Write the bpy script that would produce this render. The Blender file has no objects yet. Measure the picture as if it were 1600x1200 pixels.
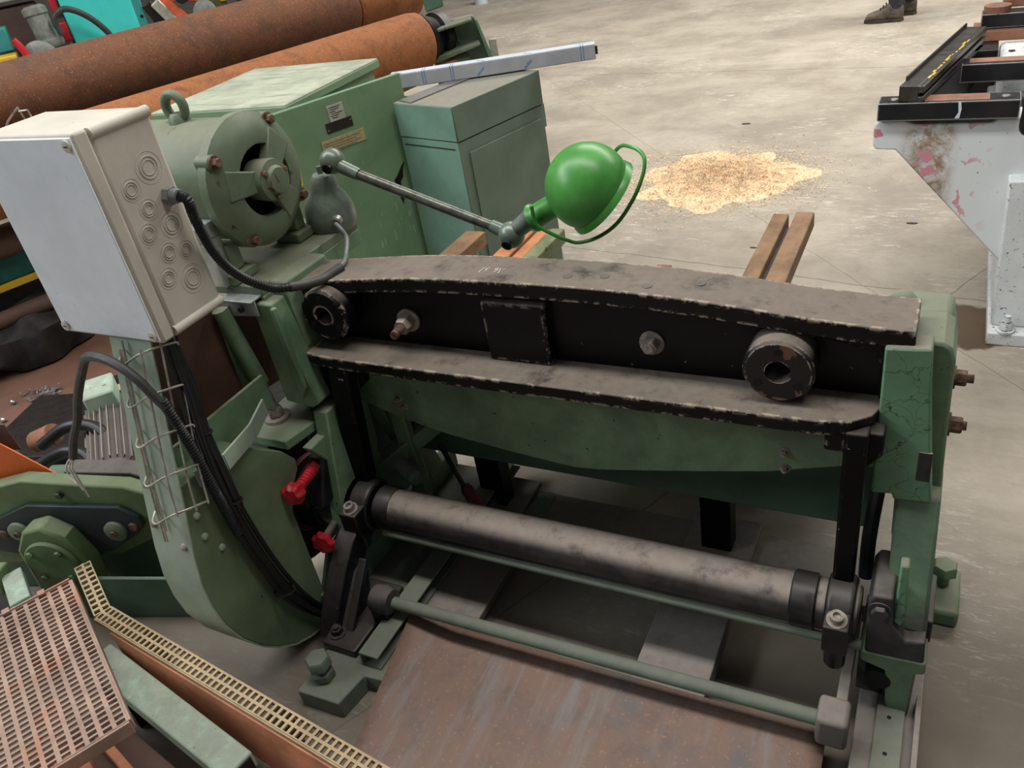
import bpy, math, random
from mathutils import Vector, Matrix
random.seed(7)
S = bpy.context.scene
COL = S.collection
PI = math.pi

# ------------------------------------------------------------------ camera, light, exposure
cam = bpy.data.cameras.new('camera'); camo = bpy.data.objects.new('camera', cam); COL.objects.link(camo)
cam.sensor_width = 36.0; cam.lens = 36.0 * 1285.0 / 1600.0; cam.clip_start = 0.02; cam.clip_end = 200
RX = Vector((0.88904164, 0.42992395, -0.15738603)); RY = Vector((0.11538086, -0.54307203, -0.83172112)); RZ = Vector((-0.44304878, 0.72127538, -0.53241864))
camo.matrix_world = Matrix(((RX.x, -RY.x, -RZ.x, 0), (RX.y, -RY.y, -RZ.y, 0), (RX.z, -RY.z, -RZ.z, 1.75), (0, 0, 0, 1)))
S.camera = camo
W = bpy.data.worlds.new('hall_ambient'); S.world = W; W.use_nodes = True
W.node_tree.nodes['Background'].inputs[0].default_value = (0.93, 0.96, 1.0, 1)
W.node_tree.nodes['Background'].inputs[1].default_value = 0.09
def area(name, loc, size, energy, col=(1, 0.97, 0.92), rot=(0, 0, 0)):
    l = bpy.data.lights.new(name, 'AREA'); l.shape = 'RECTANGLE'; l.size, l.size_y = size; l.energy = energy; l.color = col
    o = bpy.data.objects.new(name, l); COL.objects.link(o); o.location = loc; o.rotation_euler = rot
    return o
area('roof_and_fill_light', (0.5, 8.5, 6.5), (10, 1.6), 760, (1, 0.97, 0.92))
area('roof_and_fill_light', (-1.8, 1.3, 5.0), (7, 0.7), 190, (1, 0.97, 0.93))
area('roof_and_fill_light', (-5.6, -1.2, 4.6), (1.2, 5), 210, (0.88, 0.94, 1.0), (0, -0.55, 0))  # cool front fill added for the box lid and front faces, no fixture known
S.view_settings.view_transform = 'Standard'; S.view_settings.look = 'None'
S.view_settings.exposure = 0.35; S.view_settings.gamma = 1.0; S.view_settings.use_curve_mapping = False

# ------------------------------------------------------------------ materials
def lin(c):
    return tuple(((v / 255) / 12.92 if v / 255 <= 0.04045 else ((v / 255 + 0.055) / 1.055) ** 2.4) for v in c) + (1,)
MATS = {}
class NT:
    def __init__(s, name):
        s.m = bpy.data.materials.new(name); s.m.use_nodes = True
        s.t = s.m.node_tree; s.b = s.t.nodes['Principled BSDF']
        s.tc = s.t.nodes.new('ShaderNodeTexCoord'); s.co = s.tc.outputs['Object']
    def n(s, kind, **kw):
        x = s.t.nodes.new(kind)
        for k, v in kw.items(): setattr(x, k, v)
        return x
    def l(s, a, b): s.t.links.new(a, b)
    def noise(s, scale, detail=5, rough=0.6, dist=0.0, vec=None):
        x = s.n('ShaderNodeTexNoise'); x.inputs['Scale'].default_value = scale; x.inputs['Detail'].default_value = detail
        x.inputs['Roughness'].default_value = rough; x.inputs['Distortion'].default_value = dist
        s.l(vec or s.co, x.inputs['Vector']); return x.outputs['Fac']
    def ramp(s, fac, a, b, inv=False):
        x = s.n('ShaderNodeMapRange'); x.interpolation_type = 'SMOOTHSTEP'
        x.inputs['From Min'].default_value = a; x.inputs['From Max'].default_value = b
        if inv: x.inputs['To Min'].default_value = 1; x.inputs['To Max'].default_value = 0
        s.l(fac, x.inputs['Value']); return x.outputs['Result']
    def mix(s, fac, a, b):
        x = s.n('ShaderNodeMix', data_type='RGBA')
        if isinstance(fac, float): x.inputs[0].default_value = fac
        else: s.l(fac, x.inputs[0])
        for v, i in ((a, 6), (b, 7)):
            if isinstance(v, tuple): x.inputs[i].default_value = v
            else: s.l(v, x.inputs[i])
        return x.outputs[2]
    def math(s, op, a, b=0.0):
        x = s.n('ShaderNodeMath', operation=op)
        for v, i in ((a, 0), (b, 1)):
            if isinstance(v, (int, float)): x.inputs[i].default_value = v
            else: s.l(v, x.inputs[i])
        return x.outputs[0]
    def scaled(s, sc, rot=(0, 0, 0)):
        x = s.n('ShaderNodeMapping'); x.inputs['Scale'].default_value = sc; x.inputs['Rotation'].default_value = rot
        s.l(s.co, x.inputs['Vector']); return x.outputs[0]
    def bump(s, h, strength=0.3, dist=0.003):
        x = s.n('ShaderNodeBump'); x.inputs['Strength'].default_value = strength; x.inputs['Distance'].default_value = dist
        s.l(h, x.inputs['Height']); s.l(x.outputs[0], s.b.inputs['Normal'])
    def edge(s, r, lo=0.985, hi=0.90):
        bv = s.n('ShaderNodeBevel', samples=4); bv.inputs['Radius'].default_value = r
        g = s.n('ShaderNodeNewGeometry'); d = s.n('ShaderNodeVectorMath', operation='DOT_PRODUCT')
        s.l(bv.outputs[0], d.inputs[0]); s.l(g.outputs['Normal'], d.inputs[1])
        return s.ramp(d.outputs['Value'], hi, lo, inv=True)
    def up(s, a=0.35, b=0.9):
        g = s.n('ShaderNodeNewGeometry'); x = s.n('ShaderNodeSeparateXYZ'); s.l(g.outputs['Normal'], x.inputs[0])
        return s.ramp(x.outputs[2], a, b)

def paint(name, rgb, var=0.16, vscale=7, chip=None, chipamt=0.0, chipscale=30, dust=0.0, dustcol=(128, 118, 108), rough=0.5, metal=0.0,
          edge=None, edgeamt=0.5, edger=0.006, cracks=0.0, crackscale=16, grime=0.0, streak=None, spec=0.4):
    """painted or bare surface: two-tone noise, optional chips, worn edges, settled dust, crackle"""
    t = NT(name); base = lin(rgb)
    f = t.noise(vscale, 6, 0.65, 0.3)
    dark = tuple(v * (1 - 2.0 * var) for v in base[:3]) + (1,); light = tuple(min(1, v * (1 + 1.3 * var)) for v in base[:3]) + (1,)
    c = t.mix(t.ramp(f, 0.3, 0.7), dark, light)
    if grime:
        g = t.noise(2.6, 8, 0.7, 0.8)
        c = t.mix(t.math('MULTIPLY', t.ramp(g, 0.48, 0.72), grime), c, tuple(v * 0.28 + 0.004 for v in base[:3]) + (1,))
    if streak:
        sc, rgb2, amt = streak
        g = t.noise(4, 6, 0.7, 0.2, vec=t.scaled(sc)); c = t.mix(t.math('MULTIPLY', t.ramp(g, 0.5, 0.68), amt), c, lin(rgb2))
    if cracks:
        v = t.n('ShaderNodeTexVoronoi', feature='DISTANCE_TO_EDGE'); v.inputs['Scale'].default_value = crackscale
        nv = t.n('ShaderNodeTexNoise'); nv.inputs['Scale'].default_value = 22; nv.inputs['Detail'].default_value = 4; t.l(t.co, nv.inputs['Vector'])
        mx = t.n('ShaderNodeMix', data_type='RGBA', blend_type='LINEAR_LIGHT'); mx.inputs[0].default_value = 0.035
        t.l(t.co, mx.inputs[6]); t.l(nv.outputs['Color'], mx.inputs[7]); t.l(mx.outputs[2], v.inputs['Vector'])
        cr = t.ramp(v.outputs['Distance'], 0.0, 0.022, inv=True)
        cr = t.math('MULTIPLY', cr, t.ramp(t.noise(9, 3), 0.36, 0.5))
        c = t.mix(t.math('MULTIPLY', cr, cracks), c, tuple(v_ * 0.25 for v_ in base[:3]) + (1,))
    if chip:
        f2 = t.noise(chipscale, 4, 0.6, 0.6); k = 0.72 - 0.2 * chipamt
        c = t.mix(t.ramp(f2, k, k + 0.02), c, lin(chip))
    if dust:
        d = t.math('MULTIPLY', t.up(), t.ramp(t.noise(16, 6, 0.7), 0.18, 0.52)); d = t.math('MULTIPLY', d, dust)
        dl = lin(dustcol); c = t.mix(d, c, t.mix(t.noise(40, 4), tuple(v * 0.75 for v in dl[:3]) + (1,), tuple(v * 1.15 for v in dl[:3]) + (1,)))
        r = t.n('ShaderNodeMapRange'); t.l(d, r.inputs['Value']); r.inputs['To Min'].default_value = rough; r.inputs['To Max'].default_value = 0.95
        t.l(r.outputs['Result'], t.b.inputs['Roughness'])
    else:
        t.b.inputs['Roughness'].default_value = rough
    if edge:
        e = t.math('MULTIPLY', t.edge(edger), t.ramp(t.noise(38, 5, 0.7), 0.62 - 0.3 * edgeamt, 0.66 - 0.25 * edgeamt))
        c = t.mix(e, c, lin(edge))
    t.l(c, t.b.inputs['Base Color']); t.b.inputs['Metallic'].default_value = metal
    t.b.inputs['Specular IOR Level'].default_value = spec
    t.bump(t.noise(60, 4), 0.12, 0.002)
    MATS[name] = t.m; return t.m
def rust(name, a, b, c3, scale=14, speck=None, bandy=None, rough=0.85, dark=None, metal=0.0):
    t = NT(name); f = t.noise(scale, 8, 0.75, 0.4)
    c = t.mix(t.ramp(f, 0.32, 0.55), lin(a), lin(b)); c = t.mix(t.ramp(t.noise(scale * 0.3, 6, 0.7, 1.0), 0.5, 0.72), c, lin(c3))
    if speck:
        v = t.noise(speck[1], 3, 0.7); c = t.mix(t.ramp(v, 0.6, 0.68), c, lin(speck[0]))
    if bandy:
        g = t.noise(3, 5, 0.6, 0.3, vec=t.scaled(bandy[0])); c = t.mix(t.math('MULTIPLY', t.ramp(g, 0.5, 0.7), bandy[2]), c, lin(bandy[1]))
    t.l(c, t.b.inputs['Base Color']); t.b.inputs['Roughness'].default_value = rough; t.b.inputs['Metallic'].default_value = metal
    t.bump(t.noise(scale * 9, 5, 0.7), 0.35, 0.002); MATS[name] = t.m; return t.m

paint('green', (106, 132, 102), chip=(60, 50, 42), chipamt=0.18, dust=0.55, grime=0.35, edge=(60, 55, 48), edgeamt=0.3)
paint('green_block', (104, 144, 112), var=0.10, vscale=5, chip=(70, 60, 50), chipamt=0.15, dust=0.8, cracks=1.0, edge=(70, 58, 48), edgeamt=0.35)
paint('green_dirty', (100, 124, 100), var=0.16, vscale=10, streak=((1, 1, 0.6), (84, 78, 74), 0.95), chip=(120, 108, 98), chipamt=0.2, chipscale=14, dust=0.7, rough=0.6)
paint('green_door', (116, 146, 112), var=0.07, vscale=4, chip=(150, 185, 150), chipamt=0.05, chipscale=22, rough=0.42, edge=(150, 150, 120), edgeamt=0.2, edger=0.004)
paint('green_lid', (164, 168, 148), var=0.14, vscale=5, streak=((1, 7, 1), (122, 138, 112), 0.85), rough=0.7)
paint('green_grey', (104, 122, 106), var=0.08, vscale=4, dust=0.75, dustcol=(140, 130, 118), rough=0.55, chip=(70, 90, 95), chipamt=0.03)
paint('green_teal', (108, 140, 124), var=0.10, vscale=4, dust=0.6, rough=0.5)
paint('green_motor', (98, 112, 90), var=0.12, vscale=6, chip=(78, 60, 50), chipamt=0.22, chipscale=26, dust=0.35, dustcol=(140, 128, 112), edge=(70, 55, 46), edgeamt=0.3, rough=0.45)
paint('green_strip', (158, 174, 154), var=0.10, vscale=4, chip=(90, 105, 88), chipamt=0.05, rough=0.55, grime=0.2)
paint('green_cover', (114, 134, 102), var=0.12, vscale=3.5, grime=0.5, chip=(30, 34, 28), chipamt=0.04, chipscale=22, rough=0.5)
paint('green_pale', (176, 204, 184), var=0.12, vscale=9, chip=(80, 100, 84), chipamt=0.2, chipscale=40, dust=0.6, rough=0.7)
paint('green_lamp', (76, 150, 66), var=0.12, vscale=9, chip=(40, 70, 38), chipamt=0.04, chipscale=60, grime=0.35, rough=0.36, spec=0.5)
paint('lamp_grey', (112, 124, 112), var=0.14, vscale=22, rough=0.35, metal=0.25, chip=(150, 158, 150), chipamt=0.1, chipscale=60)
paint('lamp_tube', (96, 98, 90), var=0.2, vscale=40, rough=0.35, metal=0.6)
paint('black', (12, 13, 15), var=0.2, dustcol=(118, 109, 99), dust=0.98, spec=0.2, edge=(206, 190, 168), edgeamt=0.42, edger=0.012, chip=(120, 112, 102), chipamt=0.02, chipscale=60, rough=0.38)
paint('black_plain', (9, 10, 12), var=0.25, spec=0.15, dust=0.3, edge=(150, 142, 130), edgeamt=0.2, chip=(190, 185, 175), chipamt=0.05, chipscale=50, rough=0.38)
paint('black_grease', (26, 27, 29), var=0.4, vscale=12, dust=0.25, chip=(92, 90, 88), chipamt=0.12, chipscale=40, rough=0.32)
paint('dark_iron', (58, 58, 58), var=0.25, vscale=10, dust=0.45, grime=0.4, rough=0.5)
paint('shaft_steel', (52, 49, 48), var=0.3, vscale=14, dust=0.98, dustcol=(158, 146, 136), chip=(44, 42, 42), chipamt=0.1, chipscale=22, rough=0.45)
paint('dusty_plate', (104, 98, 92), var=0.1, vscale=5, dust=0.9, dustcol=(138, 130, 122), rough=0.85)
paint('dusty_green', (104, 118, 102), var=0.12, vscale=8, dust=0.8, dustcol=(122, 122, 110), rough=0.7)
paint('boss_face', (12, 12, 14), var=0.2, dust=0.97, chip=(104, 72, 58), chipamt=0.7, chipscale=14, edge=(200, 190, 175), edgeamt=0.4, edger=0.004, rough=0.4)
paint('hole_dark', (10, 10, 11), var=0.1, rough=0.8)
paint('steel', (150, 146, 140), var=0.2, vscale=30, metal=0.7, rough=0.4)
paint('galvanised', (168, 172, 172), var=0.14, vscale=20, metal=0.6, rough=0.42)
paint('wire_steel', (176, 172, 160), var=0.2, vscale=30, metal=0.6, rough=0.38)
paint('rusty_bolt', (112, 86, 70), var=0.35, vscale=50, rough=0.75, metal=0.2)
paint('dusty_bolt', (150, 140, 128), var=0.2, vscale=40, rough=0.7, metal=0.2)
paint('brown_panel', (84, 58, 46), var=0.18, vscale=4, grime=0.3, rough=0.6)
paint('red_knob', (178, 36, 44), var=0.2, vscale=30, rough=0.45)
paint('maroon_grip', (112, 54, 54), var=0.15, rough=0.6)
paint('box_lid', (226, 232, 238), var=0.05, vscale=4, streak=((1, 1, 1), (190, 192, 190), 0.35), chip=(150, 150, 148), chipamt=0.08, chipscale=18, rough=0.5)
paint('box_body', (192, 186, 173), var=0.05, vscale=6, chip=(150, 144, 132), chipamt=0.05, chipscale=30, rough=0.55)
paint('box_ring', (178, 172, 160), var=0.04, rough=0.5)
paint('rubber', (30, 31, 32), var=0.15, vscale=30, rough=0.42)
paint('rubber_grey', (62, 62, 60), var=0.15, vscale=30, rough=0.55)
paint('cable_grey', (120, 124, 124), var=0.1, vscale=30, rough=0.5)
paint('wire_white', (205, 200, 188), var=0.1, rough=0.5)
paint('plate_white', (188, 186, 172), var=0.1, vscale=40, rough=0.4, metal=0.3)
paint('plate_dark', (46, 42, 40), var=0.15, vscale=30, rough=0.35, metal=0.3)
paint('plate_brass', (176, 164, 116), var=0.12, vscale=60, rough=0.45, metal=0.3)
paint('ink', (70, 64, 58), var=0.1, rough=0.6)
paint('chalk', (214, 206, 192), var=0.1, rough=0.95)
paint('yellow_tag', (236, 190, 40), var=0.05, rough=0.4)
paint('film_white', (206, 214, 222), var=0.05, vscale=8, rough=0.3, streak=((1, 1, 1), (232, 236, 240), 0.8))
paint('film_grey', (158, 160, 164), var=0.06, vscale=8, rough=0.3)
paint('film_ink', (96, 132, 170), var=0.1, rough=0.5)
paint('sheet_grey', (122, 118, 114), var=0.1, rough=0.5, metal=0.3)
paint('wood_arm', (138, 108, 80), var=0.2, vscale=5, streak=((3, 0.5, 3), (84, 66, 52), 0.6), rough=0.8)
paint('orange_arm', (170, 112, 70), var=0.15, vscale=8, rough=0.7, chip=(120, 130, 96), chipamt=0.1)
paint('olive_arm', (110, 118, 82), var=0.18, vscale=12, chip=(60, 56, 40), chipamt=0.2, rough=0.7)
paint('orange', (226, 104, 36), var=0.07, vscale=6, chip=(70, 44, 26), chipamt=0.05, chipscale=30, rough=0.5)
paint('salmon', (218, 144, 108), var=0.14, vscale=6, chip=(70, 50, 40), chipamt=0.06, chipscale=50, rough=0.6, grime=0.25)
paint('grate_rust', (160, 134, 118), var=0.16, vscale=7, streak=((1, 1, 1), (176, 98, 64), 0.8), chip=(150, 110, 90), chipamt=0.2, chipscale=40, rough=0.75)
paint('grate_yellow', (170, 148, 112), var=0.12, vscale=8, streak=((1.2, 1, 1), (160, 132, 108), 0.8), chip=(226, 190, 60), chipamt=0.5, chipscale=7, rough=0.6)
paint('yellow', (222, 184, 46), var=0.1, vscale=10, rough=0.5)
paint('navy_link', (38, 48, 52), var=0.14, vscale=6, rough=0.5, chip=(60, 62, 60), chipamt=0.05, grime=0.3)
paint('green_link', (94, 116, 76), var=0.14, vscale=6, dust=0.3, grime=0.45, chip=(40, 36, 30), chipamt=0.06, rough=0.5)
paint('green_machine', (84, 112, 92), var=0.12, vscale=4, grime=0.4, rough=0.5, dust=0.3)
paint('timber', (206, 172, 124), var=0.1, vscale=6, streak=((8, 1, 8), (170, 130, 90), 0.5), rough=0.8)
paint('white_paint', (218, 222, 222), var=0.05, vscale=6, edge=(60, 58, 56), edgeamt=0.5, edger=0.008, chip=(70, 66, 62), chipamt=0.42, chipscale=70, rough=0.5)
paint('black_bar', (38, 38, 42), var=0.14, vscale=12, edge=(216, 212, 206), edgeamt=1.0, edger=0.007, rough=0.32, metal=0.3, streak=((1, 6, 1), (60, 56, 54), 0.5))
paint('rail_steel', (74, 70, 66), var=0.16, vscale=12, rough=0.35, metal=0.4)
paint('rust_top', (148, 104, 82), var=0.2, vscale=9, rough=0.8)
paint('turquoise', (74, 216, 206), var=0.04, vscale=3, rough=0.4)
paint('turquoise_dark', (60, 150, 142), var=0.06, rough=0.5)
paint('teal_beam', (32, 98, 94), var=0.16, vscale=6, rough=0.5)
paint('far_red', (206, 40, 52), var=0.1, rough=0.5)
paint('far_grey', (140, 144, 136), var=0.16, vscale=14, rough=0.45, metal=0.3)
paint('far_brown', (92, 70, 60), var=0.1, rough=0.7)
paint('far_orange', (218, 106, 70), var=0.12, rough=0.5)
paint('denim', (64, 62, 72), var=0.2, vscale=20, rough=0.9)
paint('boot_leather', (112, 104, 92), var=0.25, vscale=20, rough=0.7)
paint('boot_sole', (86, 80, 72), var=0.2, rough=0.8)
paint('skin', (196, 150, 124), var=0.05, rough=0.6)
paint('hair_dark', (46, 36, 30), var=0.2, rough=0.7)
paint('jacket', (58, 66, 84), var=0.12, vscale=14, rough=0.9)
paint('sack', (40, 36, 36), var=0.35, vscale=9, rough=0.7)
paint('aluminium_scrap', (176, 180, 182), var=0.3, vscale=30, metal=0.7, rough=0.35)
paint('sawdust', (238, 208, 170), var=0.14, vscale=18, rough=0.95, chip=(196, 146, 96), chipamt=0.3, chipscale=9)
rust('rust_roll', (126, 76, 44), (150, 92, 52), (106, 68, 44), 16, speck=((206, 146, 88), 150))
rust('rust_roll_brown', (92, 60, 42), (114, 72, 47), (82, 58, 46), 12, speck=((188, 132, 84), 140), bandy=((1, 0.4, 1), (84, 62, 50), 0.5))
rust('rust_sheet', (112, 92, 82), (128, 102, 88), (104, 98, 96), 10, speck=((158, 118, 92), 90), bandy=((7, 0.8, 1), (132, 130, 128), 0.65), rough=0.6)
rust('brown_floor_plate', (98, 72, 60), (112, 80, 64), (124, 88, 68), 5, rough=0.55)
def white_rust():
    t = NT('white_stained'); c = t.mix(t.ramp(t.noise(40, 4), 0.68, 0.7), lin((220, 224, 224)), lin((66, 62, 58)))
    s = t.n('ShaderNodeSeparateXYZ'); t.l(t.co, s.inputs[0])
    band = t.math('MULTIPLY', t.ramp(s.outputs[0], -0.19, -0.10), t.ramp(s.outputs[0], -0.03, 0.03, inv=True))
    st = t.math('MULTIPLY', band, t.ramp(t.noise(11, 8, 0.75, 0.6), 0.36, 0.62))
    c = t.mix(st, c, t.mix(t.noise(30, 5), lin((94, 62, 34)), lin((176, 142, 96))))
    pk = t.math('MULTIPLY', t.ramp(t.noise(15, 3, 0.5, 0.4), 0.62, 0.64), t.ramp(s.outputs[0], 0.0, 0.16, inv=True))
    c = t.mix(pk, c, lin((206, 140, 150)))
    t.l(c, t.b.inputs['Base Color']); t.b.inputs['Roughness'].default_value = 0.5; MATS['white_stained'] = t.m
white_rust()
def floor_mat():
    t = NT('concrete'); w = t.scaled((0.35, 1.6, 1), (0, 0, 0.5))
    c = t.mix(t.ramp(t.noise(1.3, 10, 0.72, 0.25), 0.34, 0.66), lin((150, 140, 126)), lin((180, 170, 154)))
    c = t.mix(t.math('MULTIPLY', t.ramp(t.noise(0.9, 9, 0.72, 0.4, vec=w), 0.5, 0.72), 0.5), c, lin((206, 198, 184)))
    c = t.mix(t.math('MULTIPLY', t.ramp(t.noise(0.8, 7, 0.7, 0.6), 0.54, 0.76), 0.55), c, lin((134, 112, 92)))
    c = t.mix(t.math('MULTIPLY', t.ramp(t.noise(6, 10, 0.82, 0.5), 0.56, 0.72), 0.45), c, lin((116, 104, 90)))
    sc1 = t.math('MULTIPLY', t.ramp(t.noise(16, 10, 0.85, 0.6, vec=t.scaled((0.6, 2.2, 1), (0, 0, 0.35))), 0.53, 0.60), t.ramp(t.noise(0.9, 4), 0.46, 0.62))
    c = t.mix(t.math('MULTIPLY', sc1, 0.65), c, lin((232, 227, 216)))
    c = t.mix(t.math('MULTIPLY', t.ramp(t.noise(11, 8, 0.8, 1.2, vec=t.scaled((1.0, 3.0, 1), (0, 0, -0.9))), 0.64, 0.68), 0.4), c, lin((220, 213, 200)))
    s = t.n('ShaderNodeSeparateXYZ'); t.l(t.co, s.inputs[0])
    # oil-darkened work area around the shear, with shade painted in
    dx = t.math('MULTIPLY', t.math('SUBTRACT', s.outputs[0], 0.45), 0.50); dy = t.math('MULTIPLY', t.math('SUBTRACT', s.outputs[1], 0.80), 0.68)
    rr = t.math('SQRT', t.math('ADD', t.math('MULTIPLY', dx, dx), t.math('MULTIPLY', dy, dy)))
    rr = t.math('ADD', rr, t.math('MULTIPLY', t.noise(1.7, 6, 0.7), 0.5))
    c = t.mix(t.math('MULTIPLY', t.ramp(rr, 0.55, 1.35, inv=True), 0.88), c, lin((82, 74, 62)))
    dx = t.math('MULTIPLY', t.math('ADD', s.outputs[0], 1.75), 0.62); dy = t.math('MULTIPLY', t.math('SUBTRACT', s.outputs[1], 0.72), 1.15)  # left machines: mostly shade painted into the floor, with some dirt
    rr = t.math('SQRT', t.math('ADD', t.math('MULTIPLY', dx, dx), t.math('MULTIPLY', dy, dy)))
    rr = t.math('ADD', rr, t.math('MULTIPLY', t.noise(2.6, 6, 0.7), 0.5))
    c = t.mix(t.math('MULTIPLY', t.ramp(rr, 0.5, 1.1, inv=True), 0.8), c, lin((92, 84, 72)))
    # wet patch beside the white pedestal
    px = t.math('MULTIPLY', t.math('SUBTRACT', s.outputs[0], 0.10), 3.6); py = t.math('MULTIPLY', t.math('SUBTRACT', s.outputs[1], 3.12), 4.2)
    pr = t.math('SQRT', t.math('ADD', t.math('MULTIPLY', px, px), t.math('MULTIPLY', py, py)))
    pr = t.math('ADD', pr, t.math('MULTIPLY', t.noise(6, 5), 0.7))
    pm = t.ramp(pr, 1.0, 1.12, inv=True); c = t.mix(t.math('MULTIPLY', pm, 0.92), c, lin((80, 62, 42)))
    # saw-cut joints and hairline cracks
    wob = t.math('MULTIPLY', t.math('SUBTRACT', t.noise(1.3, 6), 0.5), 0.10)
    j = None
    for a, b, cc, wd in ((0.17, 1.0, -3.345, 0.006), (1.0, -0.5, 1.62, 0.004), (0.10, 1.0, -6.9, 0.008), (0.9, 0.75, -2.3, 0.003)):
        d = t.math('ABSOLUTE', t.math('ADD', t.math('ADD', t.math('ADD', t.math('MULTIPLY', s.outputs[0], a), t.math('MULTIPLY', s.outputs[1], b)), cc), wob))
        q = t.ramp(d, wd * 0.4, wd, inv=True); j = q if j is None else t.math('MAXIMUM', j, q)
    c = t.mix(t.math('MULTIPLY', j, 0.55), c, lin((96, 86, 74)))
    t.l(c, t.b.inputs['Base Color'])
    r = t.n('ShaderNodeMapRange'); t.l(t.noise(2.2, 6), r.inputs['Value']); r.inputs['To Min'].default_value = 0.5; r.inputs['To Max'].default_value = 0.85
    t.l(r.outputs['Result'], t.b.inputs['Roughness']); t.b.inputs['Specular IOR Level'].default_value = 0.35
    t.bump(t.math('SUBTRACT', t.noise(28, 8, 0.7), t.math('MULTIPLY', j, 1.0)), 0.25, 0.004); MATS['concrete'] = t.m
floor_mat()

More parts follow.
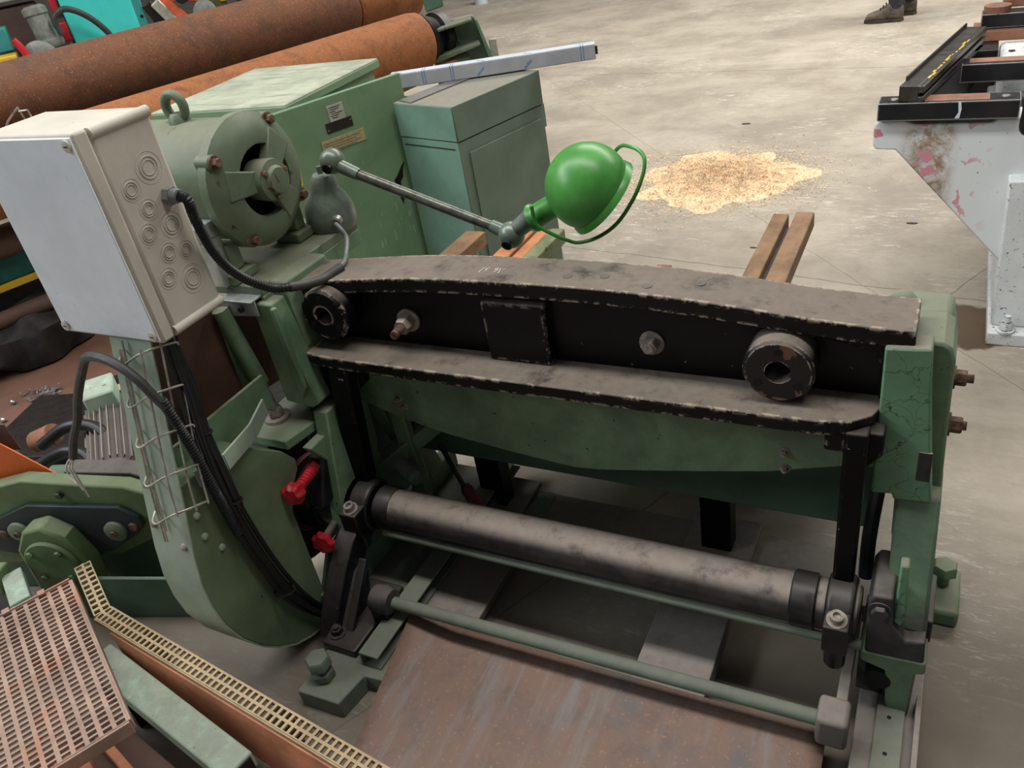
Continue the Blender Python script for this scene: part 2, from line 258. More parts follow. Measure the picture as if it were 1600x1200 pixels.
# ------------------------------------------------------------------ mesh helpers
def V(*a): return Vector(a)
def basis(ax):
    ax = Vector(ax).normalized(); h = Vector((0, 0, 1)) if abs(ax.z) < 0.9 else Vector((1, 0, 0))
    e1 = h.cross(ax).normalized(); e2 = ax.cross(e1).normalized(); return ax, e1, e2
class MB:
    def __init__(s): s.v = []; s.f = []
    def add(s, vs, fs):
        b = len(s.v); s.v += [Vector(p) for p in vs]; s.f += [tuple(i + b for i in f) for f in fs]; return s
    def hexa(s, p): # 4 bottom ccw, 4 top ccw
        return s.add(p, [(3, 2, 1, 0), (4, 5, 6, 7), (0, 1, 5, 4), (1, 2, 6, 5), (2, 3, 7, 6), (3, 0, 4, 7)])
    def box(s, x0, x1, y0, y1, z0, z1):
        return s.hexa([(x0, y0, z0), (x1, y0, z0), (x1, y1, z0), (x0, y1, z0), (x0, y0, z1), (x1, y0, z1), (x1, y1, z1), (x0, y1, z1)])
    def obox(s, o, u, v, w): # oriented box: corner o and three edge vectors
        o, u, v, w = map(Vector, (o, u, v, w))
        if u.cross(v).dot(w) < 0: u, v = v, u
        return s.hexa([o, o + u, o + u + v, o + v, o + w, o + u + w, o + u + v + w, o + v + w])
    def bar(s, p0, p1, wid, thk, upv=(0, 0, 1)):
        p0, p1 = Vector(p0), Vector(p1); d = p1 - p0; side = d.cross(Vector(upv)).normalized(); n = side.cross(d).normalized()
        return s.obox(p0 - side * wid / 2 - n * thk / 2, d, side * wid, n * thk)
    def prism(s, poly, plane, a, b):
        n = len(poly); mk = {'xy': lambda p, t: (p[0], p[1], t), 'xz': lambda p, t: (p[0], t, p[1]), 'yz': lambda p, t: (t, p[0], p[1])}[plane]
        ar = sum(poly[i][0] * poly[(i + 1) % n][1] - poly[(i + 1) % n][0] * poly[i][1] for i in range(n))
        if (ar < 0) ^ (plane == 'xz'): poly = poly[::-1]
        lo, hi = min(a, b), max(a, b)
        return s.add([mk(p, lo) for p in poly] + [mk(p, hi) for p in poly],
                     [tuple(range(n))[::-1], tuple(range(n, 2 * n))] + [(i, (i + 1) % n, n + (i + 1) % n, n + i) for i in range(n)])
    def planeprism(s, poly, o, u, n, thk): # polygon (s,z) in a vertical plane through o along u, extruded thk along n
        o = Vector((o[0], o[1], 0)); u = Vector((u[0], u[1], 0)).normalized(); n = Vector((n[0], n[1], 0)).normalized(); k = len(poly)
        a = [o + u * p[0] + Vector((0, 0, p[1])) for p in poly]; b = [q + n * thk for q in a]
        return s.add(a + b, [tuple(range(k))[::-1], tuple(range(k, 2 * k))] + [(i, (i + 1) % k, k + (i + 1) % k, k + i) for i in range(k)])
    def lathe(s, prof, o, ax, n=24, cap=True, ph=0.0):
        ax, e1, e2 = basis(ax); o = Vector(o); vs = []; fs = []
        for r, h in prof:
            for i in range(n):
                a = 2 * PI * i / n + ph; vs.append(o + ax * h + (e1 * math.cos(a) + e2 * math.sin(a)) * r)
        for k in range(len(prof) - 1):
            for i in range(n):
                j = (i + 1) % n; fs.append((k * n + i, k * n + j, (k + 1) * n + j, (k + 1) * n + i))
        if cap: fs += [tuple(range(n))[::-1], tuple((len(prof) - 1) * n + i for i in range(n))]
        return s.add(vs, fs)
    def cyl(s, p0, p1, r, n=20, r2=None):
        p0, p1 = Vector(p0), Vector(p1); d = p1 - p0
        return s.lathe([(r, 0), (r if r2 is None else r2, d.length)], p0, d, n)
    def sphere(s, c, r, n=20, m=12, sc=(1, 1, 1)):
        prof = [(max(1e-4, r * math.sin(PI * k / m)), -r * math.cos(PI * k / m)) for k in range(m + 1)]
        b = len(s.v); s.lathe(prof, c, (0, 0, 1), n, cap=False); c = Vector(c)
        for i in range(b, len(s.v)):
            d = s.v[i] - c; s.v[i] = c + Vector((d.x * sc[0], d.y * sc[1], d.z * sc[2]))
        return s
    def tube(s, pts, r, n=10, smooth=4, closed=False):
        pts = [Vector(p) for p in pts]
        if smooth > 1 and len(pts) > 2:
            q = []; m = len(pts)
            for i in range(m if closed else m - 1):
                p0 = pts[(i - 1) % m] if closed or i > 0 else pts[0]; p1 = pts[i]; p2 = pts[(i + 1) % m]; p3 = pts[(i + 2) % m] if closed or i + 2 < m else pts[-1]
                for k in range(smooth):
                    t = k / smooth; q.append(0.5 * ((2 * p1) + (-p0 + p2) * t + (2 * p0 - 5 * p1 + 4 * p2 - p3) * t * t + (-p0 + 3 * p1 - 3 * p2 + p3) * t ** 3))
            if not closed: q.append(pts[-1])
            pts = q
        m = len(pts); vs = []; fs = []; e1 = None
        for i, p in enumerate(pts):
            d = (pts[(i + 1) % m] - pts[i - 1]) if (closed or 0 < i < m - 1) else (pts[1] - pts[0] if i == 0 else pts[-1] - pts[-2])
            d.normalize()
            if e1 is None: e1 = basis(d)[1]
            e1 = (e1 - d * e1.dot(d)).normalized(); e2 = d.cross(e1)
            rr = r(i / (m - 1)) if callable(r) else r
            for k in range(n):
                a = 2 * PI * k / n; vs.append(p + (e1 * math.cos(a) + e2 * math.sin(a)) * rr)
        for i in range(m if closed else m - 1):
            for k in range(n):
                k2 = (k + 1) % n; j = (i + 1) % m; fs.append((i * n + k, i * n + k2, j * n + k2, j * n + k))
        if not closed: fs += [tuple(range(n))[::-1], tuple((m - 1) * n + k for k in range(n))]
        return s.add(vs, fs)
    def torus(s, c, ax, R, r, n=28, m=10):
        ax, e1, e2 = basis(ax); c = Vector(c)
        return s.tube([c + (e1 * math.cos(2 * PI * i / n) + e2 * math.sin(2 * PI * i / n)) * R for i in range(n)], r, m, 1, True)
    def build(s, name, mat, parent=None, bevel=0.0, ang=35, seg=2):
        me = bpy.data.meshes.new(name); off = Vector((0, 0, 0)); p = parent
        while p is not None: off += p.location; p = p.parent
        me.from_pydata([v - off for v in s.v], [], s.f); me.materials.append(MATS[mat]); me.validate()
        for pl in me.polygons: pl.use_smooth = True
        me.set_sharp_from_angle(angle=math.radians(ang)); me.update()
        o = bpy.data.objects.new(name, me); COL.objects.link(o); o.parent = parent
        if bevel:
            b = o.modifiers.new('bevel', 'BEVEL'); b.width = bevel; b.segments = seg; b.limit_method = 'ANGLE'; b.angle_limit = math.radians(40); b.harden_normals = False
        return o
def tag(o, label=None, cat=None, group=None, kind=None):
    for k, v in (('label', label), ('category', cat), ('group', group), ('kind', kind)):
        if v: o[k] = v
    return o
def thing(name, loc, label, cat, group=None):
    o = bpy.data.objects.new(name, None); o.empty_display_size = 0.1; COL.objects.link(o); o.location = loc
    return tag(o, label, cat, group)
def B(): return MB()
def hexhead(o, ax, r, h): return B().lathe([(r * 0.93, 0), (r, h * 0.08), (r, h * 0.85), (r * 0.88, h)], o, ax, 6)
def bolt(parent, o, ax, r=0.012, h=0.012, mat='rusty_bolt', name='bolt', washer=True, stud=0.0):
    m = B(); ax = Vector(ax).normalized(); o = Vector(o)
    if washer: m.lathe([(r * 1.45, 0), (r * 1.45, h * 0.22)], o, ax, 18)
    m.v, m.f = m.v, m.f; h2 = hexhead(o + ax * (h * 0.2), ax, r, h); m.add(h2.v, h2.f)
    if stud: m.cyl(o + ax * h, o + ax * (h + stud), r * 0.55, 12)
    return m.build(name, mat, parent)

# ------------------------------------------------------------------ setting
fl = B(); fl.add([(-40, -12, 0), (30, -12, 0), (30, 50, 0), (-40, 50, 0)], [(0, 1, 2, 3)]); fl = fl.build('floor', 'concrete'); tag(fl, 'worn beige concrete workshop floor with joints, scuffs, oil stains and painted shade', kind='structure')

# ------------------------------------------------------------------ guillotine shear
sh = thing('guillotine_shear', (-0.7, 1.45, 0), 'old green guillotine shear with long black cast beam and steel shaft', 'shear')

# --- blade beam (part) with its sub-parts
def topz(x):
    t = (x + 0.78) / 0.60; return 0.944 + 0.043 * math.exp(-1.15 * t * t * t * t - 0.35 * t * t)
def arch_strip(y0, y1, dz0, dz1, x0=-1.46, x1=-0.055, n=28):
    m = B(); vs = []; fs = []
    for i in range(n + 1):
        x = x0 + (x1 - x0) * i / n; z = topz(x); vs += [(x, y0, z + dz0), (x, y1, z + dz0), (x, y1, z + dz1), (x, y0, z + dz1)]
    for i in range(n):
        a = 4 * i; fs += [(a, a + 4, a + 5, a + 1), (a + 1, a + 5, a + 6, a + 2), (a + 2, a + 6, a + 7, a + 3), (a + 3, a + 7, a + 4, a)]
    fs += [(0, 1, 2, 3), (4 * n + 3, 4 * n + 2, 4 * n + 1, 4 * n)]
    return m.add(vs, fs)
web = B(); n = 28; vs = []; fs = []
for i in range(n + 1):
    x = -1.47 + 1.43 * i / n; z = topz(x) - 0.03; vs += [(x, 1.43, 0.76), (x, 1.478, 0.76), (x, 1.478, z), (x, 1.43, z)]
for i in range(n):
    a = 4 * i; fs += [(a, a + 4, a + 5, a + 1), (a + 1, a + 5, a + 6, a + 2), (a + 2, a + 6, a + 7, a + 3), (a + 3, a + 7, a + 4, a)]
fs += [(0, 1, 2, 3), (4 * n + 3, 4 * n + 2, 4 * n + 1, 4 * n)]
web.add(vs, fs); beam = web.build('blade_beam', 'black', sh); beam['label'] = 'black cast beam with dusty flanges and round bosses'
arch_strip(1.395, 1.525, -0.036, 0.0, -1.46, -0.018).build('top_flange', 'black', beam, 0.003)
fp = [(-1.475, 1.478), (-1.475, 1.375), (-1.45, 1.345), (-1.38, 1.325)] + [(-1.25 + 0.1 * i, 1.320) for i in range(11)] + [(-0.17, 1.320), (-0.11, 1.332), (-0.075, 1.36), (-0.06, 1.40), (-0.06, 1.478)]
B().prism(fp, 'xy', 0.748, 0.78).build('lower_flange', 'black', beam, 0.003)
B().prism([(-0.035, 0.79), (-0.035, 0.915), (-0.20, 0.915), (-0.14, 0.908), (-0.10, 0.898), (-0.078, 0.885), (-0.07, 0.85), (-0.07, 0.79)], 'xz', 1.400, 1.435).build('end_fillet', 'black_plain', beam, 0.004)
B().prism([(-1.36, 0.62), (-1.30, 0.66), (-1.29, 0.75), (-1.47, 0.75), (-1.47, 0.62)], 'xz', 1.36, 1.42).build('link_lug', 'black', beam, 0.006)
B().box(-0.155, -0.115, 1.34, 1.40, 0.70, 0.75).build('link_lug', 'black', beam, 0.004)
B().prism([(-0.115, 0.75), (-0.05, 0.75), (-0.05, 0.70), (-0.08, 0.66), (-0.115, 0.65)], 'xz', 1.345, 1.42).build('link_lug', 'black_plain', beam, 0.005)
def boss(cx, cz, r, label, mt='boss_face'):
    # ring with an open centre and a flat foot on the flange
    N = 36; ri = r * 0.36; vs = []; fs = []
    for k, (rr, y) in enumerate(((r, 1.432), (r, 1.366), (r - 0.006, 1.360), (ri, 1.360), (ri, 1.425))):
        for i in range(N):
            a = 2 * PI * i / N; vs.append((cx + rr * math.cos(a), y, max(0.779, cz + rr * math.sin(a))))
    for k in range(4):
        for i in range(N): j = (i + 1) % N; fs.append((k * N + i, k * N + j, (k + 1) * N + j, (k + 1) * N + i))
    fs.append(tuple(4 * N + i for i in range(N)))
    m = B(); m.add(vs, fs); b = m.build('boss', mt, beam); b['label'] = label
    for a in (90, 215, 325):
        a = math.radians(a); m2 = B().cyl((cx + r * 0.68 * math.cos(a), 1.3585, cz + r * 0.68 * math.sin(a)), (cx + r * 0.68 * math.cos(a), 1.364, cz + r * 0.68 * math.sin(a)), 0.0085, 14); m2.build('screw_hole', 'hole_dark', beam)
boss(-0.247, 0.853, 0.068, 'round boss with chipped rusty face and open bore')
boss(-1.338, 0.878, 0.070, 'round black boss near the motor', 'black')
pad = B().box(-0.905, -0.748, 1.400, 1.436, 0.781, 0.932).build('pad_plate', 'black', beam, 0.005)
nb = bolt(beam, (-1.133, 1.43, 0.85), (0.1, -1, 0.02), 0.021, 0.040, 'dusty_bolt', 'nut'); B().cyl((-1.130, 1.392, 0.851), (-1.123, 1.345, 0.853), 0.011, 14).build('stud', 'rusty_bolt', beam)
bolt(beam, (-0.517, 1.43, 0.851), (0, -1, 0), 0.019, 0.022, 'dusty_bolt', 'nut', True, 0.008)
for x in (-0.70, -0.62, -0.52, -0.42):
    B().cyl((x, 1.45 + 0.02 * math.sin(x * 40), topz(x) - 0.001), (x, 1.45 + 0.02 * math.sin(x * 40), topz(x) + 0.0008), 0.011, 12).build('plug', 'dark_iron', beam)
# chalk figures on the top flange, upside down to the viewer: "16 3/"
def stroke(pts, r=0.0016):
    return B().tube([(p[0], p[1], topz(p[0]) + 0.0006) for p in pts], r, 6, 3)
for pts in ([(-0.9147, 1.4363), (-0.9125, 1.4495), (-0.9103, 1.4595)], [(-0.9014, 1.4424), (-0.8999, 1.4507), (-0.9047, 1.4535), (-0.9016, 1.457), (-0.8961, 1.4608)], [(-0.8804, 1.4381), (-0.875, 1.4467), (-0.8742, 1.4581), (-0.8804, 1.4607), (-0.8812, 1.4542), (-0.8757, 1.4547)], [(-0.865, 1.4366), (-0.8665, 1.4492), (-0.8703, 1.4618)], [(-0.8611, 1.4514), (-0.858, 1.4598)]):
    stroke(pts, 0.0011).build('chalk_mark', 'chalk', beam)

# --- apron, table, rear plate, rear legs and support arms
ap = [(-1.47, 0.76), (-1.47, 0.612), (-1.386, 0.566), (-1.25, 0.522), (-1.112, 0.492), (-0.922, 0.468), (-0.80, 0.456), (-0.746, 0.453), (-0.68, 0.459), (-0.576, 0.478), (-0.42, 0.508), (-0.278, 0.538), (-0.123, 0.585), (-0.05, 0.62), (-0.05, 0.76)]
apr = B().prism(ap, 'xz', 1.442, 1.462).build('apron', 'green', sh, 0.002)
for x, z in ((-1.245, 0.59), (-1.232, 0.566), (-0.245, 0.60), (-0.243, 0.556)): bolt(apr, (x, 1.442, z), (0, -1, 0), 0.008, 0.010, 'dusty_bolt', 'bolt', True, 0.006)
B().box(-1.45, -0.055, 1.61, 1.635, 0.272, 0.64).build('rear_apron', 'green_machine', sh, 0.003)
B().box(-1.45, -0.05, 1.50, 2.12, 0.545, 0.60).build('table', 'green', sh, 0.004)  # hidden rear part lengthened to shade the floor beneath
B().hexa([(-1.40, 2.125, 0.56), (-0.08, 2.125, 0.56), (-0.08, 2.56, 0.10), (-1.40, 2.56, 0.10), (-1.40, 2.135, 0.57), (-0.08, 2.135, 0.57), (-0.08, 2.57, 0.11), (-1.40, 2.57, 0.11)]).build('rear_light_blocker', 'dusty_plate', sh)  # unseen plate added to keep back light off the floor under the table
for x in (-0.46, -1.165):
    B().box(x - 0.042, x + 0.042, 1.66, 1.72, 0.0, 0.60).build('rear_leg', 'black_plain', sh, 0.003)
    B().box(x - 0.09, x + 0.10, 1.60, 1.80, 0.028, 0.045).build('leg_base', 'dusty_plate', sh, 0.003)
for (x0, x1, y1, z, mt) in ((-0.535, -0.482, 2.82, 0.56, 'wood_arm'), (-0.462, -0.400, 2.84, 0.56, 'wood_arm'), (-0.484, -0.460, 2.76, 0.535, 'black_plain'), (-1.660, -1.575, 2.58, 0.56, 'wood_arm'), (-1.44, -1.375, 2.60, 0.56, 'orange_arm'), (-1.36, -1.315, 2.62, 0.56, 'orange_arm'), (-1.31, -1.255, 2.62, 0.565, 'olive_arm')):
    B().box(x0, x1, 2.10, y1, z - 0.055, z).build('support_arm', mt, sh, 0.004)

# --- right side frame
B().prism([(-0.0596, 0.9033), (0.0277, 0.9033), (0.0426, 0.8927), (0.0501, 0.8661), (0.0532, 0.7383), (0.0596, 0.5253), (0.0618, 0.4188), (-0.0213, 0.4188), (-0.0234, 0.5253), (-0.0596, 0.5679)], 'xz', 1.435, 1.56).build('side_post', 'green', sh, 0.006)
B().prism([(-0.0532, 0.898), (0.0373, 0.898), (0.0479, 0.8448), (0.0479, 0.6531), (-0.0532, 0.6531)], 'xz', 1.555, 1.65).build('side_post', 'green', sh, 0.012)
B().lathe([(0.026, 0), (0.028, 0.02), (0.018, 0.033), (0.004, 0.038)], (-0.052, 1.59, 0.885), (0, 0, 1), 18).build('lifting_lug', 'green_block', sh)
blk = B().prism([(-0.066, 0.915), (0.0106, 0.9193), (0.017, 0.8235), (0.0256, 0.7383), (0.0426, 0.5732), (-0.0256, 0.5679), (-0.0277, 0.5806), (-0.066, 0.5764)], 'xz', 1.382, 1.438).build('guide_block', 'green_block', sh, 0.004)
blk['label'] = 'green guide block with cracked paint'
B().box(0.010, 0.0345, 1.3805, 1.386, 0.625, 0.695).build('worn_patch', 'shaft_steel', blk, 0.002)
bolt(sh, (0.053, 1.54, 0.768), (1, 0, 0), 0.016, 0.020, 'rusty_bolt', 'nut', True, 0.016)
bolt(sh, (0.056, 1.54, 0.655), (1, 0, 0), 0.017, 0.022, 'rusty_bolt', 'nut', True, 0.012)
hs = B().prism([(-0.046, 0.395), (-0.036, 0.415), (0.0, 0.415), (0.004, 0.33), (0.030, 0.30), (0.066, 0.31), (0.070, 0.24), (-0.042, 0.22)], 'xz', 1.262, 1.40).build('bearing_housing', 'dark_iron', sh, 0.006)
B().prism([(0.004, 0.50), (0.020, 0.50), (0.026, 0.36), (0.018, 0.33), (0.004, 0.34)], 'xz', 1.272, 1.30).build('rib', 'green_block', sh, 0.004)
B().hexa([(-0.012, 1.290, 0.30), (0.067, 1.290, 0.30), (0.067, 1.50, 0.30), (-0.012, 1.50, 0.30), (-0.022, 1.395, 0.575), (0.060, 1.395, 0.575), (0.060, 1.50, 0.575), (-0.022, 1.50, 0.575)]).build('lower_post', 'green_dirty', sh, 0.008)
bolt(hs, (-0.022, 1.262, 0.375), (0, -1, 0), 0.016, 0.012, 'dark_iron')
B().prism([(-0.05, 0.245), (-0.05, 0.215), (0.0, 0.20), (0.01, 0.07), (0.055, 0.07), (0.058, 0.21), (0.074, 0.215), (0.074, 0.25)], 'xz', 1.26, 1.46).build('post_foot', 'green', sh, 0.005)
B().cyl((-0.012, 1.259, 0.165), (-0.012, 1.30, 0.165), 0.026, 20).build('cored_hole', 'hole_dark', sh)
B().prism([(-0.055, 0.21), (-0.005, 0.19), (0.0, 0.07), (-0.055, 0.07)], 'xz', 1.30, 1.46).build('post_foot_web', 'dark_iron', sh, 0.004)
B().box(0.060, 0.078, 1.33, 1.47, 0.235, 0.30).build('bearing_cap', 'dark_iron', sh, 0.004)
B().box(-0.045, 0.082, 0.30, 1.60, 0.0, 0.068).build('base_rail', 'dusty_plate', sh, 0.004)
rp = B().box(-0.006, 0.050, 0.35, 1.292, 0.068, 0.084).build('rail_plate', 'dusty_green', sh, 0.002)
for y in (1.235, 1.145, 0.9): B().cyl((0.02, y, 0.0835), (0.02, y, 0.0846), 0.0045, 10).build('screw_hole', 'hole_dark', rp)
B().box(0.068, 0.080, 0.30, 1.30, 0.068, 0.10).build('rail_lip', 'dusty_plate', sh, 0.002)
B().box(0.03, 0.145, 1.60, 1.76, 0.0, 0.05).build('foot', 'green', sh, 0.01)
lb = B().cyl((0.105, 1.70, 0.05), (0.105, 1.70, 0.095), 0.014, 12); q = hexhead((0.105, 1.70, 0.085), (0, 0, 1), 0.030, 0.03); lb.add(q.v, q.f); lb.build('levelling_bolt', 'green', sh)
B().prism([(1.48, 0.05), (1.72, 0.05), (1.66, 0.30), (1.55, 0.46), (1.48, 0.50)], 'yz', 0.0, 0.03).build('rear_gusset', 'green_machine', sh, 0.003)
# curved dark hose-like spring arm behind the right link
B().tube([(-0.05, 1.62, 0.50), (-0.06, 1.55, 0.44), (-0.066, 1.50, 0.34), (-0.064, 1.47, 0.25)], 0.016, 10).build('pull_spring', 'black_grease', sh)
B().sphere((-0.078, 1.60, 0.50), 0.026).build('spring_eye', 'black_grease', sh)

# --- left side frame
B().prism([(-1.515, 0.97), (-1.42, 0.97), (-1.40, 0.64), (-1.515, 0.64)], 'xz', 1.35, 1.52).build('side_post', 'green', sh, 0.006)
B().prism([(-1.50, 0.935), (-1.435, 0.935), (-1.385, 0.648), (-1.415, 0.630), (-1.50, 0.640)], 'xz', 1.298, 1.352).build('guide_block', 'green', sh, 0.005)
B().prism([(-1.430, 0.93), (-1.418, 0.93), (-1.405, 0.70), (-1.43, 0.66)], 'xz', 1.285, 1.30).build('gib_strip', 'green', sh, 0.003)
fr = [(1.06, 0.06), (1.80, 0.06), (1.80, 0.12), (1.74, 0.20), (1.60, 0.56), (1.52, 0.66), (1.34, 0.66), (1.25, 0.42)]
m = B(); m.prism([(1.10, 0.06), (1.80, 0.06), (1.80, 0.13), (1.10, 0.13)], 'yz', -1.42, -1.375)
m.prism([(1.62, 0.13), (1.72, 0.13), (1.56, 0.62), (1.46, 0.62)], 'yz', -1.42, -1.375); m.prism([(1.20, 0.13), (1.32, 0.13), (1.46, 0.42), (1.46, 0.62), (1.30, 0.62)], 'yz', -1.42, -1.375)
m.build('side_frame', 'green', sh, 0.004)
B().prism([(1.15, 0.06), (1.78, 0.06), (1.74, 0.20), (1.60, 0.58), (1.50, 0.64), (1.36, 0.64), (1.30, 0.50), (1.44, 0.36), (1.42, 0.22), (1.22, 0.16)], 'yz', -1.480, -1.470).build('added_backing_plate', 'green_machine', sh)  # plate added behind the side frame to hide the lit floor
shelf = B().prism([(-1.594, 1.225), (-1.575, 1.205), (-1.452, 1.205), (-1.400, 1.43), (-1.50, 1.47), (-1.60, 1.40)], 'xy', 0.552, 0.582).build('shelf_bracket', 'green', sh, 0.004)
B().prism([(1.225, 0.552), (1.41, 0.552), (1.37, 0.43), (1.345, 0.415), (1.30, 0.43)], 'yz', -1.425, -1.395).build('gusset', 'green', sh, 0.004)
for y, z in ((1.30, 0.525), (1.325, 0.455)): bolt(sh, (-1.395, y, z), (1, 0, 0), 0.010, 0.008, 'green')
# tension rod: painted tube, threaded rod, nut and washers
tr = B().cyl((-1.572, 1.262, 0.93), (-1.55, 1.283, 0.70), 0.021, 16).build('tension_tube', 'green', sh)
B().cyl((-1.55, 1.283, 0.70), (-1.541, 1.292, 0.50), 0.0135, 14).build('threaded_rod', 'dusty_bolt', sh)
B().cyl((-1.546, 1.289, 0.582), (-1.546, 1.289, 0.592), 0.036, 24).build('washer', 'dusty_bolt', sh)
hexhead((-1.546, 1.289, 0.592), (0, 0, 1), 0.022, 0.026).build('nut', 'dusty_bolt', sh)
hexhead((-1.541, 1.292, 0.528), (0, 0, 1), 0.020, 0.022).build('nut', 'dusty_bolt', sh)
B().tube([(-1.615, 1.27, 0.95), (-1.612, 1.27, 0.80), (-1.605, 1.275, 0.72), (-1.575, 1.29, 0.63), (-1.545, 1.31, 0.56)], 0.018, 10).build('curved_strut', 'green', sh)
# motor base plate
B().box(-1.80, -1.468, 1.315, 1.73, 0.945, 0.972).build('motor_plate', 'green_motor', sh, 0.003)
B().box(-1.478, -1.466, 1.315, 1.73, 0.905, 0.9465).build('plate_lip', 'green', sh, 0.002)
m = B(); m.obox((-1.575, 1.275, 0.945), (0.10, 0.0, 0), (0, 0.07, 0), (0, 0, 0.005)); m.obox((-1.575, 1.275, 0.905), (0.10, 0.012, 0), (0, 0.005, 0), (0, 0, 0.042)); m.build('mounting_angle', 'galvanised', sh, 0.001)
B().cyl((-1.515, 1.279, 0.927), (-1.515, 1.272, 0.927), 0.008, 12).build('slot_hole', 'hole_dark', sh)

# --- belt cover
Xc = -1.43
prof = [(1.055, 0.690), (1.095, 0.645), (1.165, 0.585), (1.198, 0.535), (1.195, 0.505), (1.155, 0.465), (1.130, 0.41), (1.127, 0.02), (1.08, 0.022), (1.03, 0.038), (0.98, 0.064), (0.93, 0.108), (0.885, 0.165), (0.845, 0.24), (0.820, 0.32), (0.812, 0.39), (0.814, 0.46), (0.828, 0.54), (0.862, 0.67), (0.872, 0.71)]
cov = B().prism(prof, 'yz', Xc - 0.118, Xc).build('belt_cover', 'green_cover', sh, 0.003); cov['label'] = 'tall rounded green belt guard'
rim = [(0.956, 1.034), (0.872, 0.71), (0.862, 0.67), (0.828, 0.54), (0.814, 0.46), (0.812, 0.39), (0.820, 0.32), (0.845, 0.24), (0.885, 0.165), (0.93, 0.108), (0.98, 0.064), (1.03, 0.038), (1.08, 0.022), (1.127, 0.018)]
vs = []; fs = []
for i, (y, z) in enumerate(rim):
    j0 = rim[max(0, i - 1)]; j1 = rim[min(len(rim) - 1, i + 1)]; d = Vector((j1[0] - j0[0], j1[1] - j0[1])).normalized(); nx = Vector((d.y, -d.x))
    if nx.x > 0 and i < 6: nx = -nx
    if i >= 6 and nx.y > 0: nx = -nx
    for (o, X) in ((0.004, Xc + 0.002), (0.0, Xc + 0.002), (0.0, Xc - 0.125), (0.004, Xc - 0.125)): vs.append((X, y + nx.x * o, z + nx.y * o))
for i in range(len(rim) - 1):
    a = 4 * i
    for k in range(4): fs.append((a + k, a + (k + 1) % 4, a + 4 + (k + 1) % 4, a + 4 + k))
fs += [(0, 3, 2, 1), tuple(4 * (len(rim) - 1) + k for k in range(4))]
m = B(); m.add(vs, fs); strip = m.build('rim_strip', 'green_strip', cov)
B().prism([(1.06, 1.03), (0.975, 0.70), (1.62, 0.60), (1.62, 0.90), (1.31, 0.935), (1.27, 0.94), (1.20, 1.03)], 'yz', -1.604, -1.598).build('inner_panel', 'brown_panel', cov)
for y, z, x in ((0.866, 0.70, -1.535), (0.842, 0.60, -1.538), (0.832, 0.56, -1.452), (0.895, 0.165, -1.545)):
    B().lathe([(0.009, 0), (0.008, 0.006), (0.004, 0.008)], (x, y - 0.002, z), (0, -1, 0.25), 12).build('screw', 'dusty_bolt', cov)
for y, z in ((0.876, 0.62), (0.872, 0.56), (0.90, 0.50)): B().lathe([(0.009, 0), (0.008, 0.005), (0.003, 0.007)], (Xc, y, z), (1, 0, 0), 12).build('screw', 'green_strip', cov)
B().lathe([(0.10, 0), (0.215, 0.004), (0.225, 0.012), (0.225, 0.070), (0.215, 0.078), (0.10, 0.080)], (-1.645, 1.32, 0.298), (1, 0, 0), 44).build('flywheel', 'hole_dark', sh)  # pulley disc, coloured near-black for the dark inside of the cover
# bent strap bracket
m = B(); pth = [(-1.428, 0.915), (-1.425, 0.955), (-1.405, 0.985), (-1.425, 1.10), (-1.47, 1.20)]
for a, b in zip(pth[:-1], pth[1:]): m.bar((a[0], a[1], 0.695), (b[0], b[1], 0.695), 0.006, 0.045)
m.build('strap', 'green_strip', cov, 0.001)
B().box(-1.505, -1.495, 0.93, 1.25, 0.66, 0.755).build('strap_plate', 'green', cov, 0.002)

# --- eccentric shaft, clamps, links
ShY, ShZ = 1.32, 0.298
shaft = B().lathe([(0.05, 0), (0.056, 0.004), (0.056, 1.235), (0.05, 1.24)], (-1.30, ShY, ShZ), (1, 0, 0), 40).build('shaft', 'shaft_steel', sh)
B().lathe([(0.058, 0), (0.061, 0.004), (0.061, 0.045), (0.058, 0.05)], (-1.30, ShY, ShZ), (1, 0, 0), 36).build('collar', 'black_grease', shaft)
B().lathe([(0.058, 0), (0.062, 0.004), (0.062, 0.05), (0.058, 0.054)], (-0.20, ShY, ShZ), (1, 0, 0), 36).build('collar', 'black_grease', shaft)
def clamp(x, w, name='clamp'):
    c = B().lathe([(0.066, 0), (0.074, 0.006), (0.074, w - 0.006), (0.066, w)], (x, ShY, ShZ), (1, 0, 0), 32)
    c.obox((x + 0.004, ShY - 0.105, ShZ - 0.03), (w - 0.008, 0, 0), (0, 0.06, 0), (0, 0, 0.075)); o = c.build(name, 'black_grease', sh, 0.004)
    cx_ = x + w / 2
    m_ = B().lathe([(0.021, 0), (0.021, 0.006)], (cx_, ShY - 0.08, ShZ + 0.045), (0, -0.25, 1), 18); m_.lathe([(0.014, 0.006), (0.014, 0.022), (0.008, 0.022), (0.007, 0.014)], (cx_, ShY - 0.08, ShZ + 0.045), (0, -0.25, 1), 18); m_.build('cap_screw', 'dusty_bolt', o)
    B().cyl((cx_, ShY - 0.08, ShZ - 0.03), (cx_, ShY - 0.075, ShZ - 0.085), 0.022, 16).build('clamp_nut', 'black_grease', o)
    return o
clamp(-1.372, 0.062); clamp(-0.128, 0.058)
B().prism([(-1.405, 0.37), (-1.335, 0.36), (-1.30, 0.66), (-1.285, 0.758), (-1.345, 0.758), (-1.36, 0.66)], 'xz', 1.325, 1.37).build('link', 'black_plain', sh, 0.006)
B().prism([(-0.122, 0.35), (-0.080, 0.35), (-0.075, 0.758), (-0.118, 0.758)], 'xz', 1.325, 1.365).build('link', 'black_plain', sh, 0.006)
